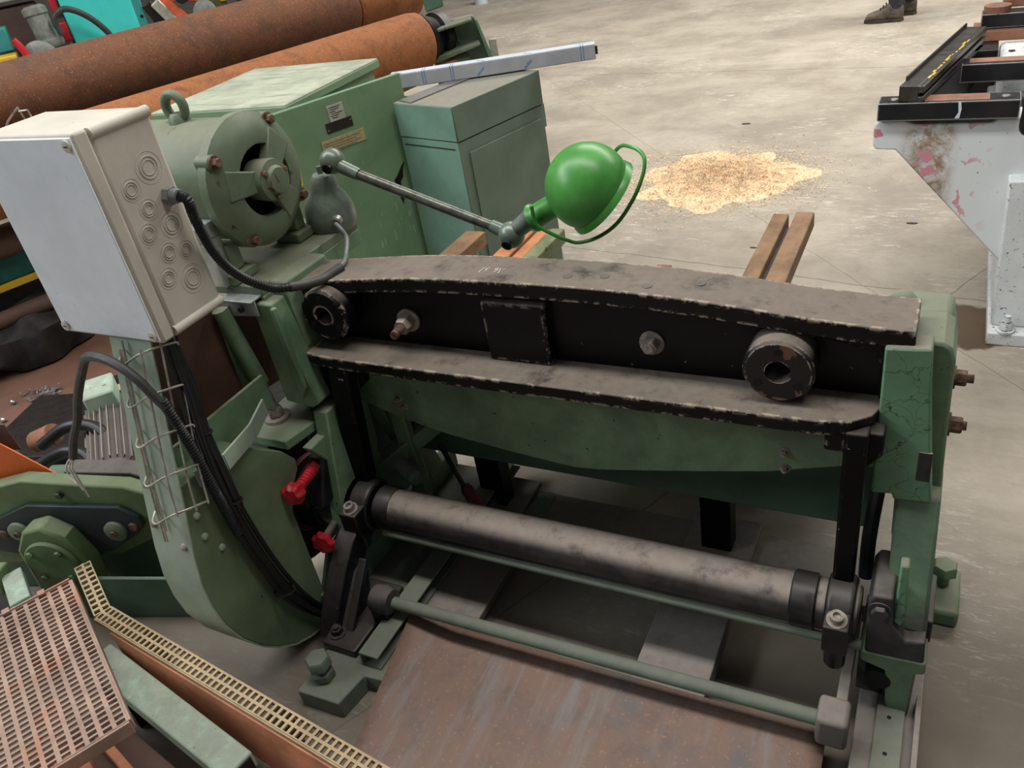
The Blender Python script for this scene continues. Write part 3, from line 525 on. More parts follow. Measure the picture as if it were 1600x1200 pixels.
# left bearing and clutch parts
B().lathe([(0.085, 0), (0.10, 0.006), (0.10, 0.05), (0.088, 0.056), (0.088, 0.075), (0.082, 0.08), (0.082, 0.17)], (-1.545, ShY, ShZ), (1, 0, 0), 36).build('bearing_housing', 'black_grease', sh)
B().lathe([(0.115, 0), (0.118, 0.004), (0.118, 0.014), (0.115, 0.018)], (-1.565, ShY, ShZ), (1, 0, 0), 36).build('clutch_ring', 'maroon_grip', sh)
B().prism([(1.20, 0.36), (1.30, 0.36), (1.34, 0.47), (1.26, 0.50)], 'yz', -1.45, -1.40).build('bearing_bracket', 'black_grease', sh, 0.008)
k1 = B().cyl((-1.43, 1.27, 0.468), (-1.405, 1.145, 0.478), 0.0135, 14)
k1.v, k1.f = k1.v, k1.f
for i in range(11):
    t = i / 10; k1.torus(Vector((-1.43, 1.27, 0.468)).lerp(Vector((-1.406, 1.15, 0.4777)), t), (0.025, -0.125, 0.01), 0.0135, 0.0028, 14, 6)
k1 = k1.build('adjusting_screw', 'red_knob', sh); k1['label'] = 'red threaded adjusting screw with knob'
def star(o, ax, r, h, lobes=7):
    ax, e1, e2 = basis(ax); o = Vector(o); N = lobes * 6; m = B(); vs = []; fs = []
    for k, (s_, hh) in enumerate(((0.85, 0), (1, h * 0.2), (1, h * 0.7), (0.75, h))):
        for i in range(N):
            a = 2 * PI * i / N; rr = r * s_ * (1 + 0.10 * math.cos(lobes * a)); vs.append(o + ax * hh + (e1 * math.cos(a) + e2 * math.sin(a)) * rr)
    for k in range(3):
        for i in range(N): j = (i + 1) % N; fs.append((k * N + i, k * N + j, (k + 1) * N + j, (k + 1) * N + i))
    fs += [tuple(range(N))[::-1], tuple(3 * N + i for i in range(N))]
    return m.add(vs, fs)
star((-1.405, 1.145, 0.478), (0.2, -1, 0.08), 0.029, 0.034).build('knob', 'red_knob', k1)
k2 = star((-1.395, 1.165, 0.285), (0.25, -1, 0.1), 0.031, 0.022).build('knob', 'red_knob', sh); B().cyl((-1.42, 1.26, 0.278), (-1.395, 1.16, 0.285), 0.013, 12).build('knob_stem', 'dark_iron', sh)
# curved pedestal leg of the left bearing
m = B(); pl_ = [(1.02, 0.06), (1.10, 0.06), (1.135, 0.10), (1.175, 0.15), (1.23, 0.20), (1.29, 0.235), (1.25, 0.30), (1.19, 0.27), (1.135, 0.22), (1.085, 0.165), (1.045, 0.11)]
m.prism(pl_, 'yz', -1.385, -1.325); m.build('pedestal_leg', 'black_grease', sh, 0.005)
m = B(); m.prism([(1.04, 0.07), (1.06, 0.07), (1.19, 0.21), (1.18, 0.23)], 'yz', -1.31, -1.285); m.prism([(1.04, 0.07), (1.16, 0.07), (1.20, 0.20), (1.16, 0.19)], 'yz', -1.34, -1.30); m.build('leg_rib', 'black_grease', sh, 0.003)
fo = B().box(-1.352, -1.240, 0.995, 1.24, 0.058, 0.082).build('pedestal_foot', 'black_grease', sh, 0.006)
bolt(fo, (-1.325, 1.035, 0.082), (0, 0, 1), 0.017, 0.016, 'black_grease', 'bolt', True, 0.010)
m = B(); m.prism([(-1.335, 0.858), (-1.205, 0.862), (-1.19, 0.955), (-1.125, 0.96), (-1.125, 1.10), (-1.20, 1.10), (-1.20, 1.80), (-1.42, 1.80), (-1.42, 1.12), (-1.34, 1.0)], 'xy', 0.0, 0.058); m.build('base_plate', 'dusty_green', sh, 0.004)
lb = B().cyl((-1.290, 0.918, 0.058), (-1.290, 0.918, 0.12), 0.020, 14); q = hexhead((-1.290, 0.918, 0.062), (0, 0, 1), 0.031, 0.026); lb.add(q.v, q.f); q = hexhead((-1.290, 0.918, 0.102), (0, 0, 1), 0.033, 0.034); lb.add(q.v, q.f); lb.build('levelling_bolt', 'dusty_green', sh)
m = B(); m.obox((-1.215, 0.985, 0.058), (0.060, 0, 0), (0, 0.85, 0), (0, 0, 0.006)); m.obox((-1.215, 0.985, 0.058), (0.006, 0, 0), (0, 0.85, 0), (0, 0, 0.042)); m.obox((-1.215, 0.985, 0.098), (0.060, 0, 0), (0, 0.85, 0), (0, 0, 0.006)); m.build('base_channel', 'dusty_green', sh, 0.001)
# cross members on the floor
B().box(-1.185, -0.99, 1.20, 1.60, 0.03, 0.055).build('cross_plate', 'dusty_plate', sh, 0.003)
B().box(-0.54, -0.362, 1.14, 1.475, 0.02, 0.075).build('cross_plate', 'dusty_plate', sh, 0.003)
B().box(-0.552, -0.37, 1.06, 1.14, 0.02, 0.062).build('cross_plate', 'dusty_plate', sh, 0.003)
B().box(-1.20, -0.045, 1.585, 1.775, 0.0, 0.028).build('cross_plate', 'dusty_plate', sh, 0.003)
B().box(-1.06, -1.0, 1.62, 1.76, 0.028, 0.034).build('shim', 'dusty_green', sh, 0.001)
# front rod and its bosses, thin rod under the shaft
B().cyl((-1.19, 1.128, 0.150), (-0.10, 1.139, 0.150), 0.0165, 18).build('front_rod', 'dusty_green', sh)
B().lathe([(0.022, -0.035), (0.036, -0.028), (0.040, 0), (0.034, 0.028), (0.022, 0.034)], (-1.215, 1.128, 0.150), (1, 0, 0), 20).build('rod_boss', 'dark_iron', sh)
B().prism([(-1.25, 0.15), (-1.19, 0.15), (-1.20, 0.06), (-1.25, 0.06)], 'xz', 1.10, 1.16).build('rod_bracket', 'black_grease', sh, 0.005)
B().box(-0.115, -0.052, 1.105, 1.175, 0.105, 0.19).build('rod_block', 'dusty_plate', sh, 0.010)
B().box(-0.085, -0.062, 1.175, 1.44, 0.125, 0.155).build('rod_arm', 'dusty_plate', sh, 0.003)
B().cyl((-1.28, 1.272, 0.248), (-0.05, 1.272, 0.248), 0.011, 14).build('tie_rod', 'dusty_green', sh)
# levers behind the shaft on the left
B().obox((-1.30, 1.46, 0.10), (0.05, 0, 0), (0, 0.03, 0), (-0.06, 0.05, 0.42)).build('lever', 'green', sh, 0.004)
g = B().lathe([(0.014, 0), (0.019, 0.01), (0.019, 0.12), (0.013, 0.135)], (-1.115, 1.53, 0.10), (-0.16, 0.02, 0.34), 14).build('lever_grip', 'maroon_grip', sh)
B().cyl((-1.175, 1.537, 0.22), (-1.23, 1.545, 0.36), 0.008, 10).build('lever_stem', 'black_grease', sh)
B().bar((-1.42, 1.42, 0.30), (-1.24, 1.60, 0.42), 0.06, 0.05).build('brake_bracket', 'green', sh, 0.005)
m = B().cyl((-1.30, 1.44, 0.35), (-1.245, 1.41, 0.35), 0.026, 16); q = hexhead((-1.245, 1.41, 0.35), (0.85, -0.5, 0), 0.022, 0.03); m.add(q.v, q.f); m.build('adjuster_nut', 'dusty_green', sh)

# ------------------------------------------------------------------ electric motor on the shear
MY, MZ = 1.475, 1.185
mo = thing('electric_motor', (-1.66, MY, 0.972), 'sage green electric motor with lifting eye and slotted end bell', 'motor')
B().lathe([(0.140, 0), (0.150, 0.02), (0.150, 0.40), (0.146, 0.41)], (-1.955, MY, MZ), (1, 0, 0), 48).build('motor_body', 'green_motor', mo)
# end bell with three spokes and open windows
eb = B(); N = 60; vs = []; fs = []
pr_ = [(0.152, 0.0), (0.163, 0.004), (0.163, 0.030), (0.155, 0.036), (0.135, 0.052), (0.105, 0.060), (0.088, 0.060)]
eb.lathe(pr_, (-1.555, MY, MZ), (1, 0, 0), N, cap=False)
eb.lathe([(0.088, 0.060), (0.085, 0.040)], (-1.555, MY, MZ), (1, 0, 0), N, cap=False)
bell = eb.build('end_bell', 'green_motor', mo)
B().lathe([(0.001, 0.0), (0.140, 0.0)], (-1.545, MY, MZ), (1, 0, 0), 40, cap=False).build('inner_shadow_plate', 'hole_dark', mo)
ax, e1, e2 = basis((1, 0, 0))
def around(r, deg, x): a = math.radians(deg); return Vector((x, MY - r * math.cos(a), MZ + r * math.sin(a)))   # 0 deg = towards the viewer side, 90 = up
for deg, w in ((12, 0.050), (138, 0.052), (232, 0.052)):
    c0 = around(0.035, deg, -1.492); c1 = around(0.125, deg, -1.500); d = (c1 - c0); sd = d.cross(Vector((1, 0, 0))).normalized()
    B().hexa([c0 - sd * w / 2 - V(0.02, 0, 0), c1 - sd * w * 0.75 - V(0.02, 0, 0), c1 + sd * w * 0.75 - V(0.02, 0, 0), c0 + sd * w / 2 - V(0.02, 0, 0),
             c0 - sd * w / 2 + V(0.012, 0, 0), c1 - sd * w * 0.75 + V(0.002, 0, 0), c1 + sd * w * 0.75 + V(0.002, 0, 0), c0 + sd * w / 2 + V(0.012, 0, 0)]).build('spoke', 'green_motor', bell, 0.004)
hub = B().lathe([(0.050, -0.03), (0.052, 0.020), (0.050, 0.030), (0.036, 0.034), (0.030, 0.044), (0.012, 0.046)], (-1.495, MY, MZ), (1, 0, 0), 30).build('hub', 'green_motor', bell)
for deg in (40, 160, 285):
    a = math.radians(deg); bolt(bell, (-1.466, MY - 0.041 * math.cos(a), MZ + 0.041 * math.sin(a)), (1, 0, 0), 0.007, 0.008, 'rusty_bolt')
for deg in (35, 125, 215, 305):
    p = around(0.150, deg, -1.560); lug = B().cyl(p, p + V(0.046, 0, 0), 0.019, 16); lug.build('lug', 'green_motor', bell, 0.003)
    bolt(bell, p + V(0.046, 0, 0), (1, 0, 0), 0.012, 0.014, 'rusty_bolt')
ey = B().torus((-1.715, MY, MZ + 0.185), (0, 1, 0), 0.030, 0.012, 28, 12); ey.lathe([(0.030, 0), (0.026, 0.02), (0.018, 0.03)], (-1.715, MY, MZ + 0.140), (0, 0, 1), 18); ey.build('lifting_eye', 'green_motor', mo)
for y0 in (MY - 0.165, MY + 0.085):
    m = B(); m.box(-1.62, -1.535, y0, y0 + 0.08, 0.9725, 1.000); m.box(-1.60, -1.55, y0 + 0.02, y0 + 0.06, 1.0, 1.07); m.build('foot', 'green_motor', mo, 0.005)
B().box(-1.90, -1.84, MY - 0.165, MY + 0.165, 0.9725, 1.06).build('foot', 'green_motor', mo, 0.005)
B().obox((-1.545, 1.615, 1.105), (0.0, 0.030, 0.0), (0.004, 0, 0), (0, 0.008, 0.045)).build('yellow_tag', 'yellow_tag', mo)

# ------------------------------------------------------------------ junction box
jb = thing('junction_box', (-1.54, 1.03, 1.04), 'white plastic junction box with ringed knockouts hung beside the motor', 'junction box')
B().box(-1.688, -1.3845, 0.983, 1.128, 1.040, 1.464).build('box_body', 'box_body', jb, 0.009)
lid = B().box(-1.692, -1.381, 0.948, 0.981, 1.036, 1.468).build('lid', 'box_body', jb, 0.006)
B().box(-1.686, -1.387, 0.9445, 0.950, 1.042, 1.462).build('lid_face', 'box_lid', lid, 0.003)
for z in (1.040, 1.464):
    B().cyl((-1.388, 0.985, z + (0.006 if z < 1.2 else -0.008)), (-1.388, 1.126, z + (0.006 if z < 1.2 else -0.008)), 0.011, 16).build('edge_tube', 'box_body', jb)
for x, z in ((-1.672, 1.055), (-1.400, 1.055), (-1.672, 1.447), (-1.400, 1.447)):
    B().lathe([(0.0115, 0), (0.0115, 0.004), (0.008, 0.005)], (x, 0.945, z), (0, -1, 0), 18).build('lid_screw', 'box_body', lid); B().box(x - 0.005, x + 0.005, 0.9393, 0.9401, z - 0.001, z + 0.001).build('screw_slot', 'hole_dark', lid)
for y, z, r in ((1.214, 1.311, 0.024), (1.150, 1.284, 0.017), (1.172, 1.231, 0.016), (1.147, 1.183, 0.016), (1.214, 1.178, 0.021), (1.178, 1.124, 0.016), (1.226, 1.110, 0.015), (1.150, 1.073, 0.017), (1.213, 1.043, 0.024)):
    y, z, r = y * 0.8875, 1.75 - (1.75 - z) * 0.8875, r * 0.8875
    m = B().torus((-1.3842, y, z), (1, 0, 0), r, 0.0015, 30, 8); m.torus((-1.3842, y, z), (1, 0, 0), r * 0.68, 0.0013, 26, 8); m.torus((-1.3846, y, z), (1, 0, 0), r * 1.45, 0.0008, 30, 6); m.build('knockout', 'box_ring', jb)
gl = B().lathe([(0.0185, 0), (0.0185, 0.016)], (-1.384, 1.095, 1.296), (1, 0, 0), 6); gl.lathe([(0.015, 0.016), (0.015, 0.026), (0.012, 0.031)], (-1.384, 1.095, 1.296), (1, 0, 0), 18); gl.build('cable_gland', 'cable_grey', jb)
B().box(-1.60, -1.56, 1.1285, 1.335, 1.10, 1.14).build('mounting_strut', 'galvanised', jb, 0.002)
B().box(-1.60, -1.56, 1.295, 1.335, 0.9735, 1.10).build('mounting_strut', 'galvanised', jb, 0.002)

# ------------------------------------------------------------------ conduits and cables
def corrugated(pts, r, pitch=0.006):
    P = B().tube(pts, r, 8, 12); ring = []
    for i in range(0, len(P.v), 8):
        ring.append(sum((P.v[i + k] for k in range(8)), Vector()) / 8)
    L = 0; out = [ring[0]]
    for a, b in zip(ring[:-1], ring[1:]):
        n_ = max(1, int((b - a).length / (pitch / 2)))
        for k in range(1, n_ + 1): out.append(a.lerp(b, k / n_))
    m = len(out); return B().tube(out, lambda t: r * (1 if int(round(t * (m - 1))) % 2 else 0.82), 10, 1)
mc = thing('motor_conduit', (-1.5, 1.25, 1.0), 'black corrugated conduit looping from the white box under the motor', 'conduit')
corrugated([(-1.353, 1.095, 1.296), (-1.335, 1.098, 1.285), (-1.345, 1.105, 1.248), (-1.368, 1.14, 1.148), (-1.375, 1.190, 1.070), (-1.365, 1.257, 1.008), (-1.352, 1.31, 0.985)], 0.0112).build('corrugated_hose', 'rubber', mc)
B().tube([(-1.355, 1.30, 0.988), (-1.345, 1.337, 0.976), (-1.335, 1.38, 0.966), (-1.33, 1.416, 0.964), (-1.32, 1.455, 0.968)], 0.0118, 12).build('sleeve', 'rubber_grey', mc)
B().tube([(-1.325, 1.44, 0.966), (-1.33, 1.48, 0.968), (-1.372, 1.545, 0.962), (-1.405, 1.60, 0.977), (-1.42, 1.605, 1.000), (-1.442, 1.615, 1.010)], 0.0055, 8).build('lamp_lead', 'cable_grey', mc)

# wire cable tray fixed along the belt cover
ct = thing('wire_cable_tray', (-1.45, 0.9, 0.6), 'bent steel wire cable tray fixed along the belt cover', 'cable tray')
def fy(z): return 0.872 + (z - 0.71) * 0.257 if z > 0.6 else 0.845
T0, T1 = 1.035, 0.595
def tp(x, dy, z): return Vector((x, fy(z) + dy, z))
for x, dy, t1 in ((-1.505, -0.012, T1), (-1.480, -0.040, T1), (-1.472, -0.040, T1), (-1.43, -0.030, 0.66), (-1.402, 0.0, 0.66), (-1.395, 0.03, 0.66)):
    off = 0.03
    B().tube([tp(x + 0.0, dy, T0), tp(x, dy, 0.9), tp(x, dy, 0.75), tp(x + 0.01, dy, t1)], 0.0024, 8, 3).build('long_wire', 'wire_steel', ct)
for z in (1.0, 0.91, 0.82, 0.73, 0.64):
    B().tube([tp(-1.512, -0.006, z + 0.012), tp(-1.50, -0.034, z), tp(-1.478, -0.042, z), tp(-1.44, -0.034, z + 0.02), tp(-1.400, -0.01, z + 0.03), tp(-1.392, 0.03, z + 0.02), tp(-1.392, 0.036, z + 0.012)], 0.0026, 8, 3).build('rung', 'wire_steel', ct)
for pts in ([(-1.95, 1.15, 1.385), (-1.909, 1.15, 1.408), (-1.868, 1.15, 1.439), (-1.812, 1.15, 1.468), (-1.802, 1.15, 1.429), (-1.70, 1.15, 1.10), (-1.53, 1.02, 1.025)], [(-1.812, 1.15, 1.460), (-1.782, 1.15, 1.462), (-1.775, 1.15, 1.428), (-1.68, 1.15, 1.10), (-1.51, 1.01, 1.025)]):
    B().tube(pts, 0.0024, 6, 1).build('end_wire', 'wire_steel', ct)
cb = thing('cable_bundle', (-1.41, 1.0, 0.2), 'bundle of black cables running down the belt cover to the floor', 'cables')
pa = [(-1.415, 0.985, 1.045), (-1.405, 0.962, 0.99), (-1.40, 0.945, 0.90), (-1.402, 0.930, 0.775), (-1.406, 0.930, 0.615), (-1.408, 0.955, 0.401), (-1.408, 0.995, 0.222), (-1.405, 1.065, 0.09), (-1.37, 1.13, 0.035)]
for k, (dy, dz, dx) in enumerate(((0, 0, 0), (0.012, 0.004, 0.006), (0.026, 0.006, 0.0), (0.036, 0.012, 0.008), (0.018, -0.006, 0.010))):
    B().tube([(p[0] + dx, p[1] + dy * (1 if 0.1 < p[2] < 0.95 else 0.6), p[2] + dz) for p in pa], 0.0062, 8, 6).build('cable', 'rubber', cb)
corrugated([(-1.405, 0.905, 0.925), (-1.398, 0.916, 0.80), (-1.398, 0.925, 0.66), (-1.398, 0.935, 0.52)], 0.0125).build('conduit_sleeve', 'rubber', cb)
B().tube([(-1.405, 0.985, 1.045), (-1.395, 0.962, 0.86), (-1.395, 0.962, 0.70), (-1.398, 0.965, 0.58)], 0.0115, 10).build('cable', 'rubber', cb)
for p, r in (((-1.396, 0.962, 0.80), 0.014), ((-1.398, 0.962, 0.60), 0.016), ((-1.40, 0.99, 0.27), 0.026)):
    B().torus(p, (0, 0.15, 1), r, 0.0028, 18, 6).build('cable_tie', 'rubber', cb)
lc = thing('loose_cable', (-1.7, 0.93, 0.6), 'grey cable arching over with three bare white wire ends', 'cable')
B().tube([(-1.902, 0.93, 0.655), (-1.853, 0.93, 0.725), (-1.795, 0.93, 0.79), (-1.735, 0.925, 0.868), (-1.660, 0.92, 0.95), (-1.585, 0.905, 1.008), (-1.500, 0.895, 1.015), (-1.440, 0.893, 0.985), (-1.412, 0.898, 0.935), (-1.403, 0.905, 0.905)], 0.0105, 10, 6).build('sheath', 'rubber_grey', lc)
for k, dx in enumerate((-0.012, 0.0, 0.010)):
    B().tube([(-1.900, 0.93, 0.66), (-1.925 + dx, 0.925, 0.63), (-1.93 + dx * 1.5, 0.92, 0.60 + 0.01 * k), (-1.91 + dx, 0.915, 0.575 - 0.02 * k)], 0.0024, 6).build('bare_wire', 'wire_white', lc)

# ------------------------------------------------------------------ jointed work lamp
la = thing('work_lamp', (-1.475, 1.685, 0.972), 'jointed work lamp with grass green dome shade and wire guard', 'lamp')
B().lathe([(0.066, 0), (0.070, 0.012), (0.071, 0.035), (0.066, 0.060), (0.055, 0.084), (0.043, 0.100), (0.038, 0.112), (0.036, 0.132), (0.026, 0.148)], (-1.520, 1.690, 0.9725), (0.10, -0.02, 1), 32).build('lamp_base', 'lamp_grey', la)
gd = B().lathe([(0.014, 0), (0.014, 0.016), (0.010, 0.020)], (-1.452, 1.640, 1.012), (0.25, -1, -0.1), 14).build('cable_gland', 'steel', la)
B().lathe([(0.008, 0), (0.008, 0.02)], (-1.495, 1.672, 1.128), (0, 0, 1), 6).build('wing_bolt', 'lamp_grey', la)
B().sphere((-1.452, 1.683, 1.158), 0.034).build('joint', 'lamp_grey', la)
B().lathe([(0.014, 0), (0.014, 0.008), (0.009, 0.008), (0.009, 0.004)], (-1.447, 1.652, 1.150), (0.1, -1, -0.2), 16).build('joint_screw', 'plate_dark', la)
B().cyl((-1.440, 1.68, 1.150), (-1.375, 1.68, 1.122), 0.0185, 18, 0.0165).build('socket', 'lamp_grey', la)
B().cyl((-1.378, 1.68, 1.123), (-1.000, 1.68, 0.988), 0.0135, 18).build('arm', 'lamp_tube', la)
B().cyl((-1.005, 1.68, 0.990), (-0.965, 1.68, 0.973), 0.0165, 18, 0.0185).build('socket', 'lamp_grey', la)
B().sphere((-0.952, 1.68, 0.968), 0.034).build('joint', 'lamp_grey', la)
B().lathe([(0.014, 0), (0.014, 0.008), (0.009, 0.008), (0.009, 0.004)], (-0.950, 1.649, 0.958), (0.05, -1, -0.35), 16).build('joint_screw', 'plate_dark', la)
B().cyl((-0.940, 1.682, 0.978), (-0.880, 1.686, 1.022), 0.022, 20, 0.026).build('neck', 'lamp_grey', la)
nk = (Vector((-0.74, 1.70, 1.085)) - Vector((-0.952, 1.68, 0.968))).normalized()
cbase = Vector((-0.890, 1.686, 1.010))
B().lathe([(0.030, 0), (0.036, 0.003), (0.036, 0.008), (0.030, 0.014), (0.029, 0.075), (0.032, 0.085)], cbase, nk, 26).build('shade_collar', 'green_lamp', la)
sa = (RX * 0.66 + RY * 0.40 + RZ * 0.30).normalized(); sc_ = Vector((-0.738, 1.69, 1.093)); rs = 0.099
prof = [(rs * math.sin(t), -rs * math.cos(t)) for t in [0.02 + k * (1.92 - 0.02) / 16 for k in range(17)]]
prof += [(prof[-1][0] + 0.004, prof[-1][1] + 0.006), (prof[-1][0] + 0.006, prof[-1][1] + 0.016), (prof[-1][0] + 0.003, prof[-1][1] + 0.017)]
inner = [(max(0.001, r - 0.0025), h + (0.0025 if h < 0 else 0)) for r, h in prof[:-3]][::-1]
shade = B().lathe(prof + inner, sc_, sa, 48, cap=False).build('shade', 'green_lamp', la)
B().sphere(sc_ - sa * 0.01, 0.03).build('bulb', 'film_white', la)
gu = B().tube([(-0.869, 1.65, 1.058), (-0.863, 1.65, 1.013), (-0.832, 1.655, 0.988), (-0.795, 1.66, 0.97), (-0.765, 1.665, 0.962), (-0.716, 1.67, 0.976), (-0.667, 1.675, 1.011), (-0.625, 1.68, 1.069), (-0.604, 1.69, 1.117), (-0.6, 1.7, 1.15), (-0.615, 1.715, 1.165), (-0.645, 1.735, 1.169), (-0.681, 1.765, 1.158), (-0.744, 1.82, 1.10), (-0.845, 1.80, 1.031), (-0.891, 1.73, 1.02)], 0.0046, 10, 5)
gu.build('wire_guard', 'green_lamp', la)

# ------------------------------------------------------------------ green electrical cabinet with ajar door
cg = thing('electrical_cabinet', (-2.62, 2.73, 0), 'green electrical cabinet with pale scuffed lid and door ajar', 'cabinet')
ca = math.radians(3); cu = Vector((math.cos(ca), math.sin(ca), 0)); cv = Vector((-math.sin(ca), math.cos(ca), 0)); co = Vector((-2.955, 2.41, 0)); up_ = Vector((0, 0, 1))
B().obox(co + cu * 0.015 + cv * 0.015, cu * 0.655, cv * 0.66, up_ * 1.075).build('cabinet_body', 'green_door', cg, 0.004)
m = B(); m.obox(co + up_ * 1.078, cu * 0.69, cv * 0.70, up_ * 0.030); m.build('lid', 'green_lid', cg, 0.004)
m = B(); m.obox(co + up_ * 1.070 - cv * 0.002, cu * 0.692, cv * 0.704, up_ * 0.030); m.build('lid_rim', 'green_door', cg, 0.003)
dA = Vector((-2.268, 2.358, 0)); du = Vector((0.391, 0.92, 0)).normalized(); dn = Vector((du.y, -du.x, 0))
door = B().obox(dA + up_ * 0.10 - dn * 0.022, du * 0.595, dn * 0.022, up_ * 0.995).build('door', 'green_door', cg, 0.004)
def onplate(s, z, w, h, thk, mat, name, par=door, out=0.0):
    return B().obox(dA + du * s + up_ * z + dn * (0.0005 + out), du * w, dn * thk, up_ * h).build(name, mat, par, 0.0006)
p_ = onplate(0.233, 0.999, 0.071, 0.062, 0.002, 'plate_white', 'rating_plate')
for k in range(6): onplate(0.240 + (0.006 if k % 2 else 0), 1.050 - 0.008 * k, 0.05 - 0.012 * (k % 3), 0.003, 0.0004, 'ink', 'print_line', door, 0.0024)
onplate(0.208, 0.961, 0.120, 0.038, 0.003, 'plate_dark', 'name_plate')
for s in (0.216, 0.320): B().cyl(dA + du * s + up_ * (0.972 if s < 0.3 else 0.988) + dn * 0.003, dA + du * s + up_ * (0.972 if s < 0.3 else 0.988) + dn * 0.005, 0.003, 10).build('rivet', 'steel', door)
onplate(0.169, 0.891, 0.199, 0.048, 0.003, 'plate_brass', 'instruction_plate')
for k in range(4): onplate(0.180, 0.925 - 0.010 * k, 0.165 - 0.02 * (k % 2), 0.0022, 0.0004, 'dusty_plate', 'print_line', door, 0.0034)
m = B().lathe([(0.017, 0), (0.017, 0.006), (0.012, 0.010)], dA + du * 0.545 + up_ * 0.612, dn, 18).build('lock', 'steel', door); onplate(0.530, 0.640, 0.024, 0.022, 0.001, 'film_ink', 'lock_label')
m = B()
pts = [(0.452, 0.690), (0.470, 0.702), (0.500, 0.735), (0.520, 0.752), (0.505, 0.720), (0.498, 0.690), (0.480, 0.672), (0.482, 0.610), (0.470, 0.575), (0.462, 0.610), (0.465, 0.665), (0.455, 0.672)]
m.planeprism(pts, dA + dn * 0.0008, du, dn, 0.001).build('torn_hole', 'hole_dark', door)
hr = random.Random(4)
for k in range(16):
    s = hr.uniform(0.28, 0.52); z = hr.uniform(0.42, 0.60); onplate(s, z, 0.002, hr.uniform(0.012, 0.05), 0.0004, 'green_pale', 'paint_scratch')

# ------------------------------------------------------------------ grey-green steel cabinet
c2 = thing('steel_cabinet', (-1.9, 3.05, 0), 'grey green steel cabinet behind the lamp carrying a steel profile', 'cabinet')
a2 = math.radians(16); ru = Vector((math.sin(a2), math.cos(a2), 0)); lu = Vector((-math.cos(a2), math.sin(a2), 0)); nc = Vector((-1.705, 2.72, 0)); rn = -lu; ln = -ru
B().obox(nc + up_ * 0.02, ru * 0.51, lu * 0.340, up_ * 0.84).build('cabinet_body', 'green_grey', c2, 0.004)
B().obox(nc + up_ * 0.864 - ru * 0.003 - lu * 0.003, ru * 0.516, lu * 0.346, up_ * 0.136).build('top_band', 'green_grey', c2, 0.003)
B().obox(nc + ln * 0.001 + up_ * 0.02 + lu * 0.002, lu * 0.335, ln * 0.004, up_ * 0.842).build('front_panel', 'green_teal', c2, 0.002)
B().obox(nc + ln * 0.004 + up_ * 0.866, lu * 0.335, ln * 0.003, up_ * 0.132).build('front_band', 'green_teal', c2, 0.002)
B().obox(nc + ln * 0.0052 + up_ * 0.832 + lu * 0.02, lu * 0.30, ln * 0.001, up_ * 0.004).build('seam', 'hole_dark', c2)
B().obox(nc + rn * 0.001 + ru * 0.045 + up_ * 0.06, ru * 0.44, rn * 0.006, up_ * 0.75).build('side_door', 'green_grey', c2, 0.002)
B().obox(nc + ru * 0.512 + up_ * 0.76 + lu * 0.01, ru * 0.02, lu * 0.03, up_ * 0.10).build('hinge', 'green_grey', c2, 0.003)
for k in (0, 1): B().obox(nc + ru * (0.04 + 0.38 * k) + lu * 0.03, ru * 0.08, lu * 0.24, up_ * 0.02).build('skid', 'dark_iron', c2)
st = B().prism([(-1.935, 2.79), (-1.842, 3.127), (-1.80, 3.25), (-1.885, 3.27), (-2.015, 2.83)], 'xy', 1.0008, 1.005).build('loose_sheet', 'sheet_grey'); tag(st, 'thin grey steel sheet lying on the steel cabinet', 'sheet')
bp0 = Vector((-2.165, 3.020, 1.033)); bp1 = Vector((-1.358, 3.345, 1.033)); bd = (bp1 - bp0)
sp_ = thing('steel_profile', (bp0 + bp1) / 2 - V(0, 0, 0.03), 'bright square steel profile in blue printed film on the grey cabinet', 'profile')
sdv = bd.cross(up_).normalized()
m = B(); m.obox(bp0 - sdv * 0.035 - up_ * 0.028, bd, sdv * 0.065, up_ * 0.058); m.build('tube', 'film_grey', sp_, 0.003)
B().obox(bp0 - sdv * 0.034 + up_ * 0.0302, bd, sdv * 0.063, up_ * 0.0008).build('top_film', 'film_white', sp_)
for t in (0.16, 0.30, 0.93):
    for dt in (0.0, 0.012):
        p = bp0 + bd * (t + dt); B().obox(p - sdv * 0.020 + up_ * 0.0309, bd.normalized() * 0.003, sdv * 0.0505, up_ * 0.0004).build('film_line', 'film_ink', sp_)
        B().obox(p + sdv * 0.0300 - up_ * 0.027, bd.normalized() * 0.003, sdv * 0.0006, up_ * 0.057).build('film_line', 'film_ink', sp_)
hr = random.Random(9)
for t in (0.02, 0.43, 0.66):
    for k in range(7):
        p = bp0 + bd * (t + 0.006 * k); B().obox(p - sdv * (0.012 - 0.004 * k) + up_ * 0.0309, bd.normalized() * 0.004, sdv * hr.uniform(0.006, 0.016), up_ * 0.0004).build('film_print', 'film_ink', sp_)
    for k in range(6):
        p = bp0 + bd * (t + 0.006 * k); B().obox(p + sdv * 0.0300 - up_ * (0.024 - 0.005 * k), bd.normalized() * 0.005, sdv * 0.0006, up_ * hr.uniform(0.006, 0.014)).build('film_print', 'film_ink', sp_)
B().obox(bp1 - sdv * 0.008 - up_ * 0.012, bd.normalized() * 0.010, sdv * 0.02, up_ * 0.03).build('end_plug', 'plate_dark', sp_)

